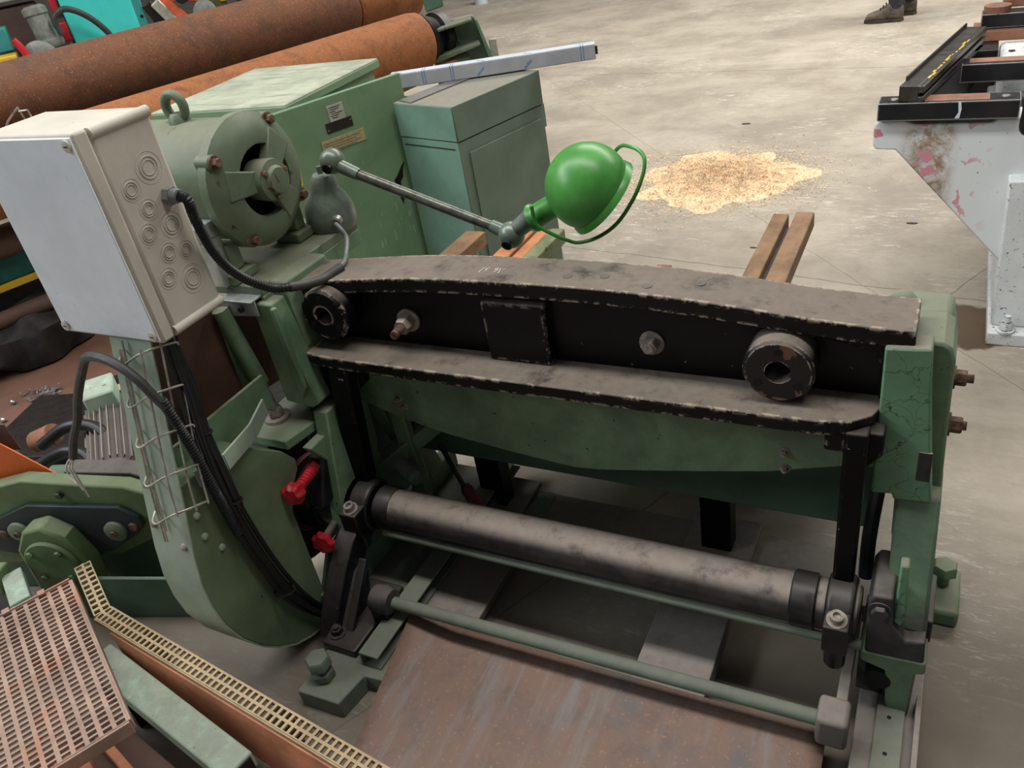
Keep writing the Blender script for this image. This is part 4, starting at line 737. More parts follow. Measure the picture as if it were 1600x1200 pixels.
# ------------------------------------------------------------------ rusty sheet in front of the shear
m = B(); nx, ny = 24, 14; vs = []; fs = []
for j in range(ny + 1):
    for i in range(nx + 1):
        u_ = i / nx; v_ = j / ny; y = 1.160 + (0.35 - 1.160) * v_; x0 = -1.150 + 0.10 * v_; x1 = -0.095 + 0.01 * v_; x = x0 + (x1 - x0) * u_
        z = 0.082 - 0.066 * v_ + 0.030 * max(0, 1 - u_ * 9) * max(0, 1 - v_ * 2.4) - 0.004 * math.sin(u_ * 3.1)
        vs.append((x, y, z))
for j in range(ny):
    for i in range(nx): a = j * (nx + 1) + i; fs.append((a, a + nx + 1, a + nx + 2, a + 1))
m.add(vs, fs); ss = m.build('steel_sheet', 'rust_sheet'); so = ss.modifiers.new('thickness', 'SOLIDIFY'); so.thickness = 0.003; so.offset = -1
tag(ss, 'large flat rust brown steel sheet lying on the floor before the shear', 'sheet')

# ------------------------------------------------------------------ plate rolling machine behind the cabinets
rm = thing('plate_rolling_machine', (-3.7, 3.6, 0), 'plate rolling machine with two long rust covered rolls', 'rolling machine')
rd = Vector((0.352, 0.936, 0)).normalized(); rq = Vector((rd.y, -rd.x, 0))
def roll(p, t0, t1, r, mat, name, jr=0.09, jl=0.45):
    p = Vector(p); o = B().lathe([(r * 0.9, 0), (r, 0.03), (r, t1 - t0 - 0.07), (r * 0.96, t1 - t0 - 0.02), (r * 0.84, t1 - t0)], p + rd * t0, rd, 56).build(name, mat, rm)
    B().lathe([(jr, 0), (jr, 0.10), (jr * 1.25, 0.11), (jr * 1.25, 0.16), (jr, 0.17), (jr, jl)], p + rd * t1, rd, 32).build('journal', 'black_grease', o)
    return o
roll((-2.985, 4.54, 0.90), -3.1, 0.02, 0.172, 'rust_roll', 'roll', 0.11, 0.18)
B().lathe([(0.1555, 0), (0.150, 0.02), (0.13, 0.06), (0.115, 0.10)], Vector((-2.985, 4.54, 0.90)) + rd * 0.018, rd, 48).build('roll_shoulder', 'black_grease', rm)
up_roll = roll((-3.42, 5.13, 1.12), -3.6, -0.45, 0.178, 'rust_roll_brown', 'roll')
roll((-3.42, 5.13, 1.12), -0.452, 0.06, 0.1785, 'rust_roll', 'roll_end')
roll((-3.44, 5.25, 0.72), -4.2, -0.2, 0.10, 'rust_roll_brown', 'lower_roll', 0.05)
fP = Vector((-2.83, 4.774, 0)) * 0.985; fu = Vector((0.8603, 0.5099, 0)); fn = Vector((0.5099, -0.8603, 0))
B().planeprism([(-0.19, 0.97), (0.09, 0.985), (0.112, 0.965), (0.185, 0.68), (0.24, 0.30), (0.26, 0.0), (-0.22, 0.0), (-0.19, 0.60)], fP - fn * 0.02, fu, -fn, 0.05).build('end_frame', 'green_grey', rm, 0.008)
B().planeprism([(-0.18, 0.955), (0.085, 0.985), (0.085, 0.968), (-0.18, 0.935)], fP - fn * 0.02, fu, fn, 0.13).build('frame_rib', 'green_motor', rm, 0.006)
B().planeprism([(-0.20, 0.80), (0.112, 0.845), (0.112, 0.825), (-0.17, 0.77), (-0.21, 0.79), (-0.215, 0.85), (-0.195, 0.86)], fP - fn * 0.02, fu, fn, 0.13).build('frame_rib', 'green_motor', rm, 0.006)
B().planeprism([(0.10, 0.98), (0.118, 0.965), (0.19, 0.68), (0.26, 0.0), (0.225, 0.0), (0.165, 0.68)], fP - fn * 0.02, fu, fn, 0.12).build('frame_edge', 'green_machine', rm, 0.006)
B().planeprism([(-0.03, 0.94), (-0.015, 0.94), (-0.005, 0.85), (-0.02, 0.85)], fP - fn * 0.02, fu, fn, 0.03).build('handle_rib', 'green_motor', rm, 0.004)
B().lathe([(0.055, 0), (0.055, 0.03), (0.045, 0.05), (0.045, 0.09)], fP + fu * 0.01 + up_ * 0.74 + fn * 0.0, fn * 0.5 - fu * 0.8, 24).build('bearing_eye', 'green_motor', rm)
B().cyl(fP + fu * -0.05 + up_ * 0.745 + fn * 0.06, fP - fu * 0.9 + up_ * 0.60 + fn * 0.30, 0.030, 18, 0.04).build('guide_bar', 'rust_top', rm)
B().obox(fP + fu * 0.17 + up_ * 0.60 - fn * 0.10, fu * 0.05, fn * 0.04, up_ * 0.22).build('switch_box', 'plate_white', rm, 0.004)
B().planeprism([(-0.14, 1.0), (-0.02, 1.02), (-0.03, 1.25), (-0.10, 1.30), (-0.16, 1.20)], fP - fn * 0.35 - fu * 0.05, fu, -fn, 0.06).build('rear_bearing', 'green_machine', rm, 0.01)
m = B(); bt = Vector((-4.01, 2.254, 0)); fb = rd
m.obox(bt - rd * 1.6 + rq * 0.00 + up_ * 0.40, rd * 4.2, -rq * 0.30, up_ * 0.12); m.build('bed_beam', 'teal_beam', rm, 0.01)
B().obox(bt - rd * 1.6 + rq * 0.004 + up_ * 0.365, rd * 4.2, -rq * 0.31, up_ * 0.034).build('yellow_edge', 'yellow', rm, 0.002)
B().obox(bt - rd * 1.6 - rq * 0.02 + up_ * 0.0, rd * 4.2, -rq * 0.28, up_ * 0.365).build('bed_plinth', 'plate_dark', rm)
B().cyl(bt - rd * 1.6 + rq * 0.03 + up_ * 0.60, bt + rd * 1.2 + rq * 0.03 + up_ * 0.60, 0.075, 24).build('support_tube', 'far_brown', rm)
B().cyl(bt - rd * 1.6 + rq * 0.10 + up_ * 0.27, bt + rd * 0.6 + rq * 0.10 + up_ * 0.27, 0.04, 20).build('foot_rail', 'far_brown', rm)
B().obox(bt - rd * 1.7 - rq * 0.62, rd * 0.18, rq * 0.6, up_ * 1.02).build('end_frame', 'green_machine', rm, 0.01)
m = B().tube([(-3.93, 2.35, 0.94), (-3.90, 2.40, 1.30), (-3.94, 2.52, 1.30), (-3.97, 2.50, 0.95)], 0.008, 8, 1)
# dark sack slumped below the rolls
m = B(); c0 = Vector((-4.02, 2.12, 0.133)); 
m.lathe([(0.02, -0.12), (0.15, -0.11), (0.19, -0.03), (0.17, 0.06), (0.10, 0.13), (0.03, 0.16)], c0, (0, 0, 1), 40)
for i, v in enumerate(m.v):
    d = v - c0; k = 1 + 0.14 * math.sin(d.x * 34 + d.z * 20) + 0.10 * math.sin(d.y * 46 + d.z * 30); m.v[i] = c0 + Vector((d.x * k * 1.05, d.y * k * 1.5, d.z if d.z < -0.1 else d.z * k))
sk = m.build('sack', 'sack'); tag(sk, 'dark crumpled sack slumped under the rolling machine', 'sack')
fpl = B(); e0 = Vector((-3.62, 1.13, 0)); fpl.obox(e0, rd * 1.12, -rq * 3.4, up_ * 0.012); fpl = fpl.build('steel_plate', 'brown_floor_plate', None, 0.002); tag(fpl, 'broad brown steel plate on the floor beside the rolling machine', 'plate')
eb_ = B().obox(e0 + rq * 0.01, rd * 1.10, rq * 0.04, up_ * 0.06).build('edge_bar', 'plate_dark', None, 0.003); tag(eb_, 'long dark steel bar along the edge of the brown plate', 'bar')
wl = B().obox((-3.36, 1.33, 0.0), rd * 0.62, rq * 0.06, up_ * 0.09).build('timber_lath', 'timber', None, 0.003); tag(wl, 'pale sawn timber lath beside the dark steel bar', 'timber')
hr = random.Random(3); sc = B()
for k in range(60):
    p = Vector((-3.61 + hr.gauss(0, 0.05), 1.80 + hr.gauss(0, 0.035), 0.016 + abs(hr.gauss(0, 0.008)))); d = Vector((hr.uniform(-1, 1), hr.uniform(-1, 1), hr.uniform(-0.1, 0.15))).normalized() * hr.uniform(0.008, 0.035)
    sc.bar(p, p + d, 0.008, 0.002)
sc = sc.build('metal_scrap', 'aluminium_scrap'); tag(sc, 'small heap of bright metal offcuts on the brown plate', 'scrap', kind='stuff')
for k, p in enumerate(((-3.72, 1.70, 0.012), (-3.62, 1.58, 0.012))):
    q = B().sphere((p[0], p[1], p[2] + 0.012), 0.013, 10, 6, (1.3, 0.8, 0.9)).build('metal_chip', 'aluminium_scrap'); tag(q, ('shiny metal chip farther from the timber lath', 'shiny metal chip nearer to the timber lath')[k], 'chip', 'loose chips on the brown plate')

# ------------------------------------------------------------------ machine with link plates at the left
lm = thing('gear_drive_machine', (-2.3, 1.1, 0), 'low green machine with dark link plate beside the belt cover', 'machine')
lP = Vector((-2.2, 0.958, 0)); lU = Vector((0.949, 0.316, 0)).normalized(); lN = Vector((lU.y, -lU.x, 0))
outer = [(-0.42, 0.40), (-0.20, 0.462), (-0.063, 0.490), (0.101, 0.468), (0.25, 0.452), (0.36, 0.40), (0.36, 0.30), (0.223, 0.234), (0.13, 0.195), (-0.004, 0.186), (-0.24, 0.168), (-0.42, 0.17)]
B().planeprism(outer, lP - lN * 0.0, lU, -lN, 0.05).build('side_plate', 'green_link', lm, 0.006)
inner_ = [(-0.34, 0.29), (-0.202, 0.362), (-0.074, 0.411), (0.218, 0.390), (0.262, 0.352), (0.268, 0.32), (0.235, 0.288), (0.122, 0.225), (0.011, 0.215), (-0.203, 0.222), (-0.30, 0.25)]
lk = B().planeprism(inner_, lP, lU, lN, 0.016).build('link_plate', 'navy_link', lm, 0.003)
def lp_(s, z, out=0.0): return lP + lU * s + up_ * z + lN * out
for s, z in ((-0.143, 0.316), (0.175, 0.307)):
    B().lathe([(0.034, 0), (0.034, 0.010), (0.028, 0.014)], lp_(s, z, 0.016), lN, 26).build('washer_disc', 'green_motor', lk); bolt(lk, lp_(s, z, 0.030), lN, 0.010, 0.006, 'rusty_bolt', 'bolt', False)
for s, z in ((0.024, 0.311), (-0.205, 0.305), (0.235, 0.318)): B().lathe([(0.015, 0), (0.012, 0.006)], lp_(s, z, 0.016), lN, 18).build('pin', 'rusty_bolt', lk)
for s, z in ((0.044, 0.436), (-0.30, 0.40)): bolt(lm, lp_(s, z, 0.0), lN, 0.011, 0.010, 'plate_dark', 'bolt', False)
h0 = Vector((-2.17, 0.89, 0))
hb = B().planeprism([(-0.145, 0.12), (-0.135, 0.29), (-0.085, 0.36), (-0.02, 0.375), (0.04, 0.33), (0.072, 0.23), (0.05, 0.06), (-0.08, 0.06)], h0, lU, -lN, 0.065).build('gear_case', 'green_link', lm, 0.010)
B().lathe([(0.084, 0), (0.084, 0.008), (0.080, 0.012)], h0 + lU * -0.036 + up_ * 0.240, lN, 36).build('cover_disc', 'green_link', hb)
for dg in (45, 135, 225, 315):
    a = math.radians(dg); bolt(hb, h0 + lU * (-0.036 + 0.066 * math.cos(a)) + up_ * (0.240 + 0.066 * math.sin(a)) + lN * 0.012, lN, 0.010, 0.008, 'green_link', 'bolt', False)
B().planeprism([(-0.42, 0.62), (-0.133, 0.600), (-0.104, 0.575), (0.05, 0.430), (0.05, 0.40), (-0.42, 0.40)], lP - lN * 0.055, lU, -lN, 0.004).build('orange_guard', 'orange', lm)
B().planeprism([(-0.42, 0.66), (-0.10, 0.63), (-0.09, 0.54), (-0.42, 0.54)], lP - lN * 0.085, lU, -lN, 0.004).build('grey_guard', 'far_brown', lm)
B().planeprism([(0.04, 0.478), (0.25, 0.462), (0.36, 0.41), (0.36, 0.38), (0.04, 0.40)], lP - lN * 0.05, lU, -lN, 0.06).build('ledge', 'dark_iron', lm, 0.004)
B().planeprism([(-0.42, 0.20), (0.42, 0.20), (0.42, 0.0), (-0.42, 0.0)], lP - lN * 0.06, lU, -lN, 0.40).build('base_case', 'green_machine', lm, 0.008)
B().obox(h0 + lU * -0.32 + up_ * 0.18 + lN * 0.03, lU * 0.17, lN * 0.06, up_ * 0.10).build('foot_block', 'green_link', lm, 0.006)
B().obox((-2.300, 0.775, 0.225), (0.14, -0.07, 0), (0.022, 0.05, 0), (0, 0, 0.03)).build('pale_bracket', 'green_pale', lm, 0.003)
B().obox((-2.30, 0.72, 0.02), (0.12, -0.05, 0), (0.03, 0.06, 0), (0, 0, 0.20)).build('dark_foot', 'plate_dark', lm, 0.004)
B().planeprism([(0.12, 0.17), (0.74, 0.15), (0.74, 0.0), (-0.02, 0.0)], lP + lN * 0.06 - lU * 0.1, lU, lN, 0.012).build('front_skirt', 'green_machine', lm, 0.003)
B().planeprism([(-0.75, 0.0), (0.40, 0.0), (0.40, 0.23), (-0.75, 0.23)], lP - lN * 0.47, lU, -lN, 0.42).build('dark_filler', 'plate_dark', lm, 0.006)  # dark block added to cover the pale floor behind the link plate
# finned motor and coiled hose standing behind the link plate
fm = thing('finned_motor', (-2.30, 1.42, 0), 'grey finned electric motor half hidden behind the belt cover', 'motor')
ma = Vector((0.72, -0.62, -0.10)).normalized(); mo0 = Vector((-2.50, 1.42, 0.365)); A_, m1, m2 = basis(ma)
B().cyl(mo0, mo0 + ma * 0.42, 0.078, 26).build('motor_body', 'dark_iron', fm)
for k in range(26):
    a = 2 * PI * k / 26; dr = m1 * math.cos(a) + m2 * math.sin(a); sd = A_.cross(dr)
    B().obox(mo0 + ma * 0.04 + dr * 0.074 - sd * 0.0018, ma * 0.34, sd * 0.0036, dr * 0.016).build('fin', 'dusty_plate', fm)
B().obox(mo0 + up_ * 0.06 - m1 * 0.05 - ma * 0.02, ma * 0.12, m1 * 0.10, up_ * 0.07).build('terminal_box', 'green_pale', fm, 0.006)
B().obox((-2.43, 1.28, 0.231), (0.10, 0, 0), (0, 0.08, 0), (0, 0, 0.08)).build('motor_foot', 'dark_iron', fm, 0.004)
ho = thing('hydraulic_hose', (-2.35, 1.2, 0.3), 'thick black hose coiled behind the orange guard', 'hose')
B().tube([(-2.56, 1.18, 0.38), (-2.47, 1.24, 0.43), (-2.37, 1.27, 0.42), (-2.29, 1.24, 0.37), (-2.25, 1.17, 0.31), (-2.25, 1.12, 0.255)], 0.020, 12, 6).build('hose', 'rubber', ho)
B().tube([(-2.52, 1.12, 0.35), (-2.42, 1.17, 0.39), (-2.33, 1.18, 0.375), (-2.27, 1.13, 0.32), (-2.26, 1.085, 0.255)], 0.020, 12, 6).build('hose', 'rubber', ho)
B().cyl((-2.62, 1.20, 0.37), (-2.54, 1.225, 0.40), 0.036, 18).build('filter', 'rust_top', ho)
gp_ = B().planeprism([(-0.30, 0.0), (-0.30, 0.72), (-0.12, 0.64), (-0.02, 0.44), (0.02, 0.0)], Vector((-2.62, 1.10, 0)), lU, -lN, 0.06).build('green_gusset', 'green_machine', lm, 0.006)

# ------------------------------------------------------------------ perforated plates and channel in the left foreground
def perforated(o, u, v, w, nu, nv, hu, hv, t, name, mat, parent=None):
    """plate with a real grid of through holes; o corner, u/v edge vectors, w thickness vector"""
    o, u, v, w = map(Vector, (o, u, v, w)); m = B(); cs = []
    us = [0.0]; vs_ = [0.0]
    for i in range(nu): us += [(i + 0.5 - hu / 2) / nu, (i + 0.5 + hu / 2) / nu]
    for j in range(nv): vs_ += [(j + 0.5 - hv / 2) / nv, (j + 0.5 + hv / 2) / nv]
    us.append(1.0); vs_.append(1.0); W_ = len(us); H_ = len(vs_); P = [o + u * a + v * b for b in vs_ for a in us]; n0 = len(P)
    fs = []; hole = lambda i, j: i % 2 == 1 and j % 2 == 1
    for j in range(H_ - 1):
        for i in range(W_ - 1):
            q = [j * W_ + i, j * W_ + i + 1, (j + 1) * W_ + i + 1, (j + 1) * W_ + i]
            if hole(i, j):
                for k in range(4): a, b = q[k], q[(k + 1) % 4]; fs.append((b, a, a + n0, b + n0))
            else: fs.append(tuple(q)); fs.append(tuple(x + n0 for x in q[::-1]))
    for i in range(W_ - 1): fs.append((i + 1, i, i + n0, i + 1 + n0)); a = (H_ - 1) * W_ + i; fs.append((a, a + 1, a + 1 + n0, a + n0))
    for j in range(H_ - 1): a = j * W_; fs.append((a, a + W_, a + W_ + n0, a + n0)); a = j * W_ + W_ - 1; fs.append((a + W_, a, a + n0, a + W_ + n0))
    m.add(P + [p - w for p in P], fs); return m.build(name, mat, parent)
gz = 0.38
gA = Vector((-1.895, 0.765, gz)); gu_ = Vector((0.894, -0.447, 0)).normalized(); gv_ = Vector((-0.447, -0.894, 0)).normalized()
gt = thing('perforated_tray', (-1.65, 0.45, 0.1), 'rusty perforated step tray with rows of slots at lower left', 'grating')
perforated(gA, gu_ * 0.565, gv_ * 0.50, V(0, 0, 0.006), 34, 18, 0.66, 0.66, 0.006, 'slotted_plate', 'grate_rust', gt)
B().obox(gA + gu_ * 0.565 - up_ * 0.035, gu_ * 0.006, gv_ * 0.50, up_ * 0.034).build('end_lip', 'grate_rust', gt, 0.001)
B().obox(gA - gu_ * 0.006 - up_ * 0.030, gu_ * 0.006, gv_ * 0.50, up_ * 0.034).build('end_lip', 'grate_rust', gt, 0.001)
B().obox(gA - gv_ * 0.005 - up_ * 0.030, gu_ * 0.565, gv_ * 0.005, up_ * 0.030).build('side_lip', 'grate_rust', gt, 0.001)
for g_, k in ((0.01, 0.02), (0.01, 0.44), (0.50, 0.45)): B().obox(gA + gu_ * g_ + gv_ * k - up_ * 0.38, gu_ * 0.05, gv_ * 0.05, up_ * 0.34).build('tray_leg', 'plate_dark', gt, 0.003)
B().obox(gA + gu_ * 0.50 + gv_ * 0.10 - up_ * 0.09, gu_ * 0.20 - up_ * 0.07, gv_ * 0.06, up_ * 0.05).build('tray_bracket', 'salmon', gt, 0.004)
for k in range(5):
    B().obox(gA - gu_ * 0.012 + gv_ * (0.06 + 0.085 * k), gu_ * 0.02, gv_ * 0.018, up_ * 0.008).build('tab', 'grate_rust', gt, 0.001)
# yellow edged perforated strip on an orange channel
oc = thing('perforated_channel', (-1.4, 0.75, 0), 'orange channel topped by a yellow edged perforated strip', 'channel')
s0 = Vector((-2.03, 0.868, 0.295)); s1 = Vector((-1.865, 0.779, 0.255)); s2 = Vector((-0.77, 0.636, 0.255))
for a, b, nn, w in ((s0, s1, 10, 0.044), (s1, s2, 58, 0.046)):
    d = b - a; sd = Vector((-d.y, d.x, 0)).normalized(); perforated(a - sd * w / 2, d, sd * w, V(0, 0, 0.006), nn, 2, 0.6, 0.7, 0.006, 'perforated_strip', 'grate_yellow', oc)
d = (s2 - s1); sd = Vector((-d.y, d.x, 0)).normalized(); 
B().obox(s1 + sd * 0.0225 - up_ * 0.022, d, sd * 0.003, up_ * 0.020).build('strip_lip', 'grate_yellow', oc); B().obox(s1 - sd * 0.0265 - up_ * 0.014, d, sd * 0.003, up_ * 0.012).build('strip_lip', 'grate_yellow', oc)
B().obox(s1 - sd * 0.030 - up_ * 0.22 + d * 0.06, d * 0.94, sd * 0.006, up_ * 0.205).build('channel_web', 'salmon', oc, 0.003)
for t in (0.15, 0.6): B().obox(s1 + d * t - sd * 0.022 - up_ * 0.254, d.normalized() * 0.06, sd * 0.04, up_ * 0.247).build('channel_leg', 'plate_dark', oc, 0.003)
B().box(-2.05, -2.015, 0.85, 0.88, 0.0, 0.285).build('channel_leg', 'green_machine', oc, 0.003)
# pale green hollow beam and the brown tray beneath it
pb = thing('square_tube', (-1.5, 0.62, 0), 'pale green chipped square tube between the tray and orange channel', 'tube')
q0 = Vector((-1.83, 0.700, 0.145)); q1 = Vector((-1.240, 0.590, 0.135)); d = q1 - q0; sd = Vector((-d.y, d.x, 0)).normalized()
B().obox(q0 - sd * 0.038, d, sd * 0.076, up_ * 0.05).build('tube_wall', 'green_pale', pb, 0.004)
B().obox(q1 - sd * 0.030 - up_ * 0.002, d.normalized() * 0.003, sd * 0.060, up_ * 0.045).build('open_end', 'plate_dark', pb)
for t in (0.10, 0.75): B().obox(q0 + d * t - sd * 0.03 - up_ * (0.143 - 0.01 * t), d.normalized() * 0.06, sd * 0.06, up_ * 0.145).build('tube_leg', 'plate_dark', pb)
tb = thing('drip_tray', (-1.4, 0.42, 0), 'brown sheet metal tray with orange rim at the lower left', 'tray')
B().obox(q0 - sd * 0.06 - up_ * 0.08 + d * 0.05, d * 1.1, -sd * 0.42, up_ * 0.006).build('tray_floor', 'far_brown', tb)
B().obox(q0 - sd * 0.11 - up_ * 0.075 + d * 0.25, d * 0.45 - sd * 0.02, -sd * 0.022, up_ * 0.05).build('tray_rim', 'salmon', tb, 0.003)
for k in (0.1, 0.8): B().obox(q0 - sd * 0.20 - up_ * 0.144 + d * k, d.normalized() * 0.05, -sd * 0.05, up_ * 0.064).build('tray_foot', 'plate_dark', tb)

# ------------------------------------------------------------------ white machine with black bars at the right
wm = thing('white_machine', (0, 3.2, 0), 'white painted machine bed with black steel bars and a grooved rail', 'machine')
B().prism([(0.178, 0.60), (0.62, 0.60), (0.62, 0.05), (0.198, 0.05)], 'xz', 3.04, 3.70).build('column', 'white_paint', wm, 0.008)
B().box(0.188, 0.70, 2.985, 3.75, 0.0, 0.05).build('foot_plate', 'white_paint', wm, 0.005)
bolt(wm, (0.245, 3.01, 0.05), (0, 0, 1), 0.022, 0.030, 'white_paint', 'anchor_bolt', True, 0.03)
g_ = B().prism([(-0.238, 0.79), (-0.252, 0.775), (-0.252, 0.70), (-0.240, 0.688), (-0.178, 0.686), (0.20, 0.27), (0.45, 0.27), (0.45, 0.79), (0.12, 0.79), (0.11, 0.775), (-0.12, 0.775), (-0.155, 0.79)], 'xz', 3.10, 3.22).build('bracket', 'white_stained', wm, 0.006)
B().box(0.10, 0.62, 3.22, 4.30, 0.60, 0.66).build('bed', 'white_paint', wm, 0.006)
B().obox((-0.175, 3.22, 0.66), (0.19, 0.84, 0), (0.055, -0.012, 0), (0, 0, 0.14)).build('rail_support', 'plate_dark', wm, 0.003)
B().box(-0.02, 0.12, 3.95, 4.2, 0.62, 0.80).build('rear_support', 'plate_dark', wm, 0.003)
B().box(-0.243, 0.178, 3.075, 3.165, 0.795, 0.855).build('cross_bar', 'black_bar', wm, 0.0015)
for x, y in ((-0.195, 3.12), (0.135, 3.12)):
    B().lathe([(0.026, 0), (0.026, 0.0015)], (x, y, 0.8545), (0, 0, 1), 20).build('counterbore', 'hole_dark', wm); B().lathe([(0.014, 0), (0.012, 0.003)], (x, y, 0.855), (0, 0, 1), 16).build('screw', 'steel', wm)
B().box(-0.10, 0.09, 3.09, 3.16, 0.8552, 0.8556).build('rust_patch', 'rust_top', wm)
r0 = Vector((-0.182, 3.09, 0.8557)); r1 = Vector((-0.010, 3.90, 0.8557)); rdv = r1 - r0; rs_ = rdv.cross(up_).normalized()
rl = B(); rl.obox(r0, rdv, rs_ * 0.060, up_ * 0.052); rl.obox(r0 + rs_ * 0.0595, rdv, rs_ * 0.018, up_ * 0.018); rl.obox(r0 + rs_ * 0.0595 + up_ * 0.030, rdv, rs_ * 0.018, up_ * 0.022); rl.build('grooved_rail', 'rail_steel', wm, 0.002)
B().obox(r0 + rdv * 0.08 + up_ * 0.052, rdv * 0.92, rs_ * 0.006, up_ * 0.014).build('rail_lip', 'rail_steel', wm, 0.001)
hr = random.Random(5)
for k in range(14):
    t = 0.12 + 0.045 * k; B().obox(r0 + rdv * t + rs_ * (0.058 + hr.uniform(-0.004, 0.004)) + up_ * 0.0521, rdv * hr.uniform(0.02, 0.05), rs_ * hr.uniform(0.004, 0.009), up_ * 0.0004).build('yellow_smear', 'yellow', wm)
for t in (0.48, 0.56): B().obox(r0 + rdv * t + rs_ * 0.015 + up_ * 0.0521, rdv * 0.012, rs_ * 0.030, up_ * 0.0004).build('slot', 'hole_dark', wm)
B().box(-0.005, 0.60, 3.53, 3.62, 0.79, 0.855).build('cross_bar', 'black_bar', wm, 0.0015)
B().box(0.02, 0.55, 3.555, 3.615, 0.8552, 0.8558).build('rust_patch', 'rust_top', wm)
B().box(-0.12, 0.60, 3.17, 3.53, 0.70, 0.715).build('floor_panel', 'plate_dark', wm)
B().box(0.045, 0.60, 4.13, 4.22, 0.845, 0.90).build('cross_bar', 'black_bar', wm, 0.0015)
B().box(0.02, 0.60, 4.10, 4.28, 0.80, 0.84).build('cross_plate', 'rust_top', wm, 0.003)
B().box(0.125, 0.60, 3.72, 4.10, 0.66, 0.80).build('casting', 'white_paint', wm, 0.02)
B().lathe([(0.012, 0), (0.012, 0.003)], (0.165, 3.92, 0.800), (0, 0, 1), 14).build('hole', 'hole_dark', wm)
for x in (0.125, 0.175): B().sphere((x, 3.665, 0.80), 0.024, 16, 10).build('roller', 'dark_iron', wm)
B().box(0.10, 0.62, 4.34, 4.44, 0.93, 1.06).build('cross_bar', 'far_brown', wm, 0.004)
B().cyl((0.10, 4.18, 0.90), (0.10, 4.18, 0.925), 0.05, 24).build('packing_disc', 'rust_top', wm)
B().box(0.12, 0.60, 4.24, 4.36, 0.90, 0.93).build('packing_bar', 'rust_top', wm, 0.004)
B().planeprism([(0.0, 0.8553), (0.004, 0.82), (-0.006, 0.80), (0.008, 0.80), (0.012, 0.83), (0.008, 0.8553)], (0.0, 3.0748), (1, 0), (0, -1), 0.0006).build('paint_nick', 'film_white', wm)
B().tube([(0.186, 3.06, 0.86), (0.190, 3.045, 0.83), (0.190, 3.04, 0.77), (0.22, 3.04, 0.75)], 0.008, 8).build('grease_pipe', 'plate_dark', wm)
for k in (0.45, 1): B().box(-0.20 + 0.7 * k, -0.10 + 0.7 * k, 4.05, 4.2, 0.0, 0.60).build('rear_leg', 'white_paint', wm, 0.006)
for x, y in ((-0.19, 3.40), (-0.13, 3.55)): bolt(wm, (x, y, 0.70), (0, 0, 1), 0.016, 0.02, 'dark_iron', 'bolt')

# ------------------------------------------------------------------ sawdust heap
hr = random.Random(11); sd_ = B(); N = 46; vs = []; fs = []
def heap(x, y):
    u_ = (x + 1.20) / 0.46; v_ = (y - 4.64) / 0.44; d2 = u_ * u_ + v_ * v_
    w_ = 0.10 * math.sin(7 * math.atan2(v_, u_)) + 0.08 * math.sin(3.3 * math.atan2(v_, u_) + 1)
    return max(-0.004, 0.030 * (1 - d2 / (1 + w_) ** 2) + 0.006 * math.sin(x * 21) * math.sin(y * 17))
for j in range(N + 1):
    for i in range(N + 1):
        x = -1.80 + 1.28 * i / N; y = 3.98 + 1.2 * j / N; vs.append((x, y, heap(x, y) + hr.uniform(0, 0.004) * (heap(x, y) > 0)))
for j in range(N):
    for i in range(N):
        a = j * (N + 1) + i; q = (a, a + 1, a + N + 2, a + N + 1)
        if max(vs[k][2] for k in q) > 0.0: fs.append(q)
sd_.add(vs, fs)
for k in range(26000):
    a = hr.uniform(0, 2 * PI); r_ = abs(hr.gauss(0, 0.62)); x = -1.20 + 0.46 * r_ * math.cos(a); y = 4.64 + 0.42 * r_ * math.sin(a); z = max(0.0, heap(x, y)) + 0.003
    l_ = hr.uniform(0.0025, 0.008); t_ = hr.uniform(0, PI); dx, dy = l_ * math.cos(t_), l_ * math.sin(t_); w = hr.uniform(0.25, 0.5); h = hr.uniform(-0.003, 0.006)
    b = len(sd_.v); sd_.v += [Vector((x - dx, y - dy, z)), Vector((x + dy * w, y - dx * w, z + h + 0.003)), Vector((x + dx, y + dy, z + h)), Vector((x - dy * w, y + dx * w, z + 0.004))]; sd_.f.append((b, b + 1, b + 2, b + 3))
sd_ = sd_.build('sawdust_heap', 'sawdust'); tag(sd_, 'spilled heap of pale sawdust shavings on the open floor', 'sawdust', kind='stuff')
for k, (x, y, s_, lb_) in enumerate(((-0.80, 3.72, 0.02, 'small dark crumb of debris on the floor near the support arms'), (-0.13, 4.06, 0.03, 'dark leaf shaped scrap on the floor beside the white machine'), (-1.26, 5.65, 0.035, 'lone dark flake on the open floor beyond the sawdust'))):
    q = B().sphere((x, y, 0.003), s_ * 0.6, 7, 5, (1.5, 0.5, 0.2)).build('floor_scrap', 'plate_dark'); tag(q, lb_, 'scrap', 'scraps lying on the open floor')
m = B().box(-1.175, -1.125, 3.40, 3.43, 0.0, 0.022); m.box(-1.185, -1.115, 3.395, 3.435, 0.022, 0.03); q = m.build('rusty_offcut', 'rust_top', None, 0.003); tag(q, 'small rusty steel offcut on the floor behind the beam', 'offcut')

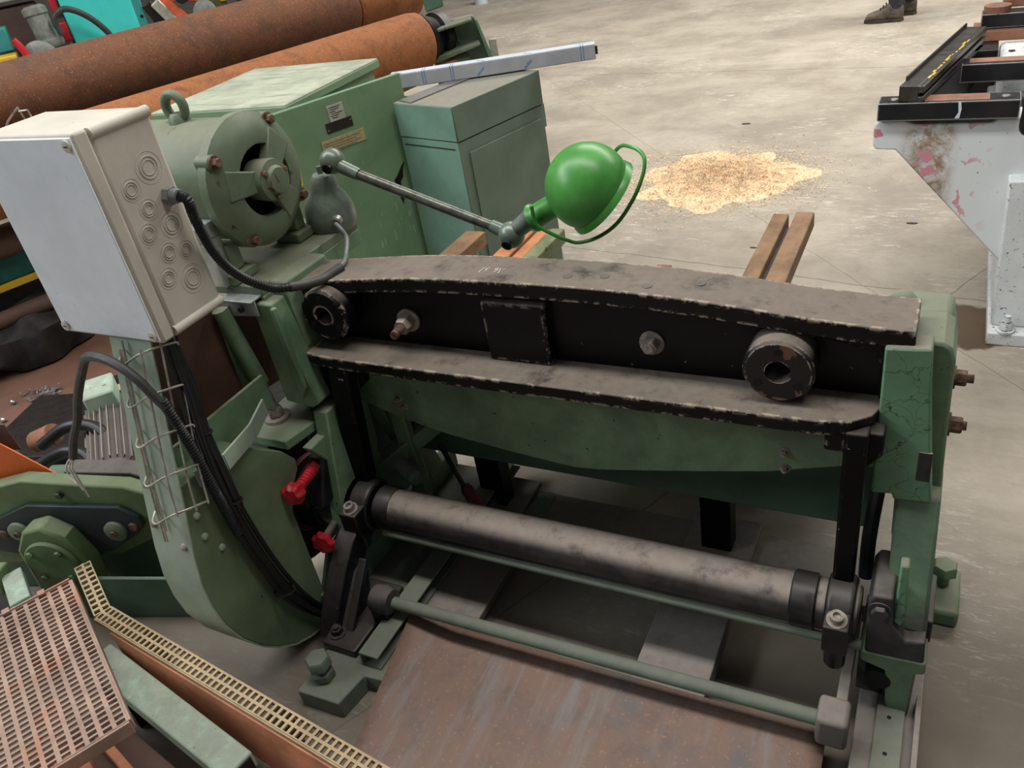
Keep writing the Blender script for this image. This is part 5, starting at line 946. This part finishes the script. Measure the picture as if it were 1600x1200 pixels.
# ------------------------------------------------------------------ far machines at the top left
ft = thing('turquoise_cabinet', (-5.95, 4.67, 0), 'bright turquoise machine cabinet beyond the rusty rolls', 'cabinet')
tP = Vector((-5.899, 4.632, 0)); tu = Vector((0.6176, 0.7865, 0)); tn = Vector((0.7865, -0.6176, 0))
def fb_(par, s0, s1, z0, z1, d0, thk, mat, name, bev=0.01): return B().obox(tP + tu * s0 + up_ * z0 + tn * d0, tu * (s1 - s0), -tn * thk, up_ * (z1 - z0)).build(name, mat, par, bev)
fb_(ft, -0.185, 0.305, 0.0, 1.70, 0.0, 0.6, 'turquoise', 'cabinet_body'); fb_(ft, 0.300, 0.37, 0.0, 1.70, -0.002, 0.5, 'turquoise_dark', 'side_panel'); fb_(ft, -0.05, 0.16, 1.415, 1.44, 0.003, 0.01, 'plate_dark', 'vent_slot')
B().cyl(tP + tu * 0.34 + up_ * 1.18 + tn * 0.002, tP + tu * 0.34 + up_ * 1.18 - tn * 0.004, 0.012, 12).build('bolt_hole', 'hole_dark', ft)
fg = thing('pump_unit', (-5.9, 4.25, 0), 'grey pump motor with black hose beside the turquoise cabinet', 'pump')
fb_(fg, -0.52, -0.20, 0.0, 1.13, 0.30, 0.35, 'plate_dark', 'tank')
B().lathe([(0.09, 0), (0.10, 0.02), (0.10, 0.05), (0.075, 0.06), (0.075, 0.22), (0.085, 0.23), (0.085, 0.27), (0.06, 0.29)], tP + tu * -0.34 + up_ * 1.12 + tn * 0.2, (-0.10, 0.0, 1), 24).build('pump_motor', 'far_grey', fg)
B().lathe([(0.06, 0), (0.12, 0.01), (0.12, 0.06), (0.08, 0.08)], tP + tu * -0.43 + up_ * 1.08 + tn * 0.30, tn, 28).build('fan_cover', 'far_grey', fg)
B().tube([tP + tu * -0.24 + up_ * 1.20 + tn * 0.25, tP + tu * -0.25 + up_ * 1.30 + tn * 0.25, tP + tu * -0.16 + up_ * 1.35 + tn * 0.25, tP + tu * -0.04 + up_ * 1.28 + tn * 0.22, tP + tu * 0.06 + up_ * 1.14 + tn * 0.18, tP + tu * 0.12 + up_ * 0.95 + tn * 0.12], 0.022, 10, 6).build('hose', 'rubber_grey', fg)
fr_ = thing('red_machine', (-6.2, 4.3, 0), 'red machine parts seen between pump and turquoise cabinet', 'machine')
fb_(fr_, -0.26, -0.19, 1.10, 1.25, -0.07, 0.2, 'far_red', 'red_guard'); fb_(fr_, -0.25, -0.20, 1.30, 1.42, -0.07, 0.2, 'far_red', 'red_box'); fb_(fr_, -0.27, -0.19, 0.0, 1.45, -0.1, 0.2, 'far_brown', 'stand')
fw = thing('brown_hopper', (-7.0, 4.2, 0), 'large brown sheet metal box at the upper left corner', 'box')
fb_(fw, -1.30, -0.36, 0.0, 1.40, -0.35, 0.5, 'far_brown', 'hopper_body'); fb_(fw, -1.30, -0.33, 1.44, 1.475, -0.30, 0.5, 'plate_white', 'hopper_rim')
fx = thing('red_hand_truck', (-6.3, 4.1, 0), 'red hand truck frame with a pale yellow box behind the roll', 'hand truck')
B().tube([tP + tu * -0.55 + up_ * 1.24 + tn * 0.42, tP + tu * -0.50 + up_ * 1.10 + tn * 0.42, tP + tu * -0.44 + up_ * 0.6 + tn * 0.42, tP + tu * -0.44 + up_ * 0.02 + tn * 0.42], 0.025, 10).build('frame_tube', 'far_red', fx)
fb_(fx, -0.72, -0.58, 0.0, 1.14, 0.32, 0.2, 'yellow', 'yellow_box'); fb_(fx, -0.75, -0.60, 1.14, 1.30, 0.0, 0.2, 'turquoise_dark', 'green_bracket')
fo_ = thing('orange_machine', (-5.3, 5.3, 0), 'orange articulated machine half hidden behind the upper roll', 'machine')
def arm_(s0, z0, s1, z1, w, mat, name, d=0.0): return B().bar(tP + tu * s0 + up_ * z0 + tn * d, tP + tu * s1 + up_ * z1 + tn * d, 0.08, w, tn).build(name, mat, fo_, 0.01)
arm_(0.50, 1.30, 0.70, 1.02, 0.05, 'far_orange', 'lower_arm'); arm_(0.60, 1.28, 0.85, 1.22, 0.09, 'far_orange', 'upper_arm'); arm_(0.40, 1.26, 0.52, 0.95, 0.03, 'plate_dark', 'cylinder'); arm_(0.46, 1.26, 0.62, 0.98, 0.02, 'plate_white', 'hose_guide', 0.03)
B().lathe([(0.05, 0), (0.05, 0.08)], tP + tu * 0.66 + up_ * 1.26 + tn * 0.03, tn, 20).build('pivot', 'plate_dark', fo_)
B().lathe([(0.09, 0), (0.09, 0.06), (0.04, 0.08)], tP + tu * 0.80 + up_ * 1.12 + tn * 0.03, tn, 24).build('gear_disc', 'far_grey', fo_)
fb_(fo_, 0.84, 1.0, 1.08, 1.30, -0.05, 0.2, 'olive_arm', 'bracket'); fb_(fo_, 0.95, 1.15, 1.16, 1.22, 0.0, 0.2, 'yellow', 'yellow_guard'); fb_(fo_, 1.16, 1.32, 1.06, 1.16, -0.02, 0.2, 'far_red', 'red_block'); fb_(fo_, 0.42, 1.30, 0.0, 1.05, -0.1, 0.4, 'plate_dark', 'stand'); fb_(fo_, 0.42, 0.60, 1.27, 1.30, -0.05, 0.3, 'plate_white', 'pale_bar')
B().tube([tP + tu * 1.02 + up_ * 1.30, tP + tu * 1.10 + up_ * 1.22, tP + tu * 1.08 + up_ * 1.12, tP + tu * 1.0 + up_ * 1.05], 0.014, 8).build('cable', 'rubber', fo_)
bk = B().lathe([(0.10, 0), (0.12, 0.20), (0.125, 0.21), (0.118, 0.21), (0.098, 0.02), (0.001, 0.02)], (-6.53, 11.80, 0), (0, 0, 1), 24).build('white_bucket', 'film_white'); tag(bk, 'white plastic bucket standing on the floor in the distance', 'bucket')

# ------------------------------------------------------------------ person standing in the distance (boots and trouser legs in view)
pe = thing('person', (-0.58, 8.62, 0), 'person standing in dusty work boots and dark trousers, only feet in view', 'person')
def skin(name, verts, edges, mat, sub=2, root=0):
    me = bpy.data.meshes.new(name); me.from_pydata([Vector(v[:3]) for v in verts], edges, []); me.materials.append(MATS[mat]); o = bpy.data.objects.new(name, me); COL.objects.link(o); o.parent = pe
    o.modifiers.new('skin', 'SKIN'); sv = me.skin_vertices[0].data
    for i, v in enumerate(verts):
        r_ = v[3]; sv[i].radius = r_ if isinstance(r_, tuple) else (r_, r_); sv[i].use_root = (i == root)
    s_ = o.modifiers.new('sub', 'SUBSURF'); s_.levels = s_.render_levels = sub; return o
LG = {1: (-0.02, -0.11), -1: (0.07, 0.13)}   # foot positions (near, far)
bv = [(0.0, 0.0, 0.95, (0.15, 0.11)), (0.0, 0.0, 1.15, (0.14, 0.10)), (0.0, 0.0, 1.36, (0.15, 0.11)), (0.0, 0.0, 1.47, 0.06), (-0.01, 0, 1.56, 0.055), (-0.02, 0, 1.63, (0.075, 0.09)), (-0.02, 0, 1.71, (0.075, 0.09)), (-0.015, 0, 1.77, (0.05, 0.06)), (-0.105, 0, 1.625, 0.014)]
be = [(0, 1), (1, 2), (2, 3), (3, 4), (4, 5), (5, 6), (6, 7), (5, 8)]
def addv(p, prev): bv.append(p); be.append((prev, len(bv) - 1)); return len(bv) - 1
for sgn in (1, -1):
    fx_, fy_ = LG[sgn]; k = addv((0.0, -0.09 * sgn, 0.88, 0.085), 0); k = addv((fx_ * 0.5 - 0.01, fy_ * 0.95, 0.50, 0.055), k); k = addv((fx_ + 0.01, fy_, 0.10, 0.038), k); addv((fx_ - 0.10, fy_, 0.04, 0.03), k)
    k = addv((0.0, -0.19 * sgn, 1.40, 0.06), 2); k = addv((0.03, -0.24 * sgn, 1.13, 0.042), k); k = addv((-0.05, -0.24 * sgn, 0.90, 0.028), k); kp = addv((-0.075, -0.235 * sgn, 0.83, 0.026), k)
    for (dx, dy, L) in ((-0.030, 0.004, 0.070), (-0.012, 0.004, 0.082), (0.006, 0.002, 0.076), (0.022, 0.0, 0.060)):
        j = addv((-0.085 + dx, (-0.235 + dy) * sgn, 0.80, 0.009), kp); j = addv((-0.090 + dx, (-0.228 + dy) * sgn, 0.80 - L * 0.55, 0.0085), j); addv((-0.088 + dx, (-0.215 + dy) * sgn, 0.80 - L, 0.007), j)
    j = addv((-0.110, -0.225 * sgn, 0.845, 0.010), k); addv((-0.128, -0.215 * sgn, 0.80, 0.009), j)
skin('body', bv, be, 'skin')
tv = [(0, 0, 1.0, (0.155, 0.115)), (0, 0, 0.92, (0.16, 0.12))]; te = [(0, 1)]
for sgn in (1, -1):
    fx_, fy_ = LG[sgn]; b = len(tv); tv += [(0, -0.09 * sgn, 0.84, 0.095), (fx_ * 0.5 - 0.01, fy_ * 0.95, 0.50, 0.078), (fx_ + 0.015, fy_, 0.20, 0.070), (fx_ + 0.018, fy_, 0.075, 0.072)]; te += [(1, b), (b, b + 1), (b + 1, b + 2), (b + 2, b + 3)]
skin('trousers', tv, te, 'denim')
jv = [(0, 0, 0.93, (0.17, 0.125)), (0, 0, 1.15, (0.16, 0.12)), (0, 0, 1.37, (0.17, 0.12)), (0, 0, 1.46, 0.085)]; je = [(0, 1), (1, 2), (2, 3)]
for sgn in (1, -1):
    b = len(jv); jv += [(0, -0.195 * sgn, 1.40, 0.072), (0.03, -0.24 * sgn, 1.13, 0.056), (-0.045, -0.24 * sgn, 0.92, 0.044)]; je += [(2, b), (b, b + 1), (b + 1, b + 2)]
skin('jacket', jv, je, 'jacket')
hm = B().sphere((-0.58 - 0.005, 8.62, 1.715), 0.105, 20, 12, (0.98, 0.86, 0.95)); hm.v = [v if v.x > -0.665 or v.z > 1.74 else Vector((-0.655, v.y, max(v.z, 1.74))) for v in hm.v]; hm.build('hair', 'hair_dark', pe)
for sgn in (1, -1):
    B().sphere((-0.58 - 0.100, 8.62 + 0.032 * sgn, 1.665), 0.011, 10, 6).build('eye', 'hole_dark', pe); B().sphere((-0.58 - 0.015, 8.62 + 0.092 * sgn, 1.65), 0.025, 10, 8, (0.6, 0.4, 1.2)).build('ear', 'skin', pe)
B().sphere((-0.58 - 0.098, 8.62, 1.595), 0.020, 10, 6, (0.4, 1.2, 0.35)).build('mouth', 'rust_top', pe)
for sgn in (1, -1):
    fx_, fy_ = LG[sgn]; X0 = -0.58 + fx_; Y0 = 8.62 + fy_; m = B(); vs = []; fs = []
    secs = [(-0.235, 0.030, 0.045, 0.02), (-0.215, 0.046, 0.075, 0.02), (-0.16, 0.054, 0.095, 0.02), (-0.10, 0.050, 0.115, 0.02), (-0.05, 0.046, 0.155, 0.02), (-0.02, 0.050, 0.20, 0.02), (0.04, 0.052, 0.205, 0.02), (0.068, 0.042, 0.17, 0.02), (0.078, 0.030, 0.10, 0.02)]
    for (x, w, h, z0) in secs:
        for k in range(12):
            a = 2 * PI * k / 12; cz = (h + z0) / 2; vs.append((X0 + x, Y0 + w * math.copysign(abs(math.cos(a)) ** 0.7, math.cos(a)), cz + (h - z0) / 2 * math.copysign(abs(math.sin(a)) ** 0.8, math.sin(a))))
    for i in range(len(secs) - 1):
        for k in range(12): fs.append((i * 12 + k, i * 12 + (k + 1) % 12, (i + 1) * 12 + (k + 1) % 12, (i + 1) * 12 + k))
    fs += [tuple(range(12)), tuple((len(secs) - 1) * 12 + k for k in range(12))[::-1]]; m.add(vs, fs); bo = m.build('boot', 'boot_leather', pe, 0, 60)
    B().prism([(X0 - 0.242, Y0 - 0.02), (X0 - 0.20, Y0 - 0.05), (X0 - 0.12, Y0 - 0.056), (X0 - 0.02, Y0 - 0.044), (X0 + 0.06, Y0 - 0.046), (X0 + 0.085, Y0), (X0 + 0.06, Y0 + 0.046), (X0 - 0.02, Y0 + 0.044), (X0 - 0.12, Y0 + 0.056), (X0 - 0.20, Y0 + 0.05), (X0 - 0.242, Y0 + 0.02)], 'xy', 0.001, 0.028).build('sole', 'boot_sole', bo, 0.004)
    for k in range(4): B().tube([(X0 - 0.11 + 0.022 * k, Y0 - 0.035, 0.105 + 0.020 * k), (X0 - 0.115 + 0.022 * k, Y0, 0.118 + 0.020 * k), (X0 - 0.11 + 0.022 * k, Y0 + 0.035, 0.105 + 0.020 * k)], 0.004, 6).build('lace', 'plate_dark', bo)
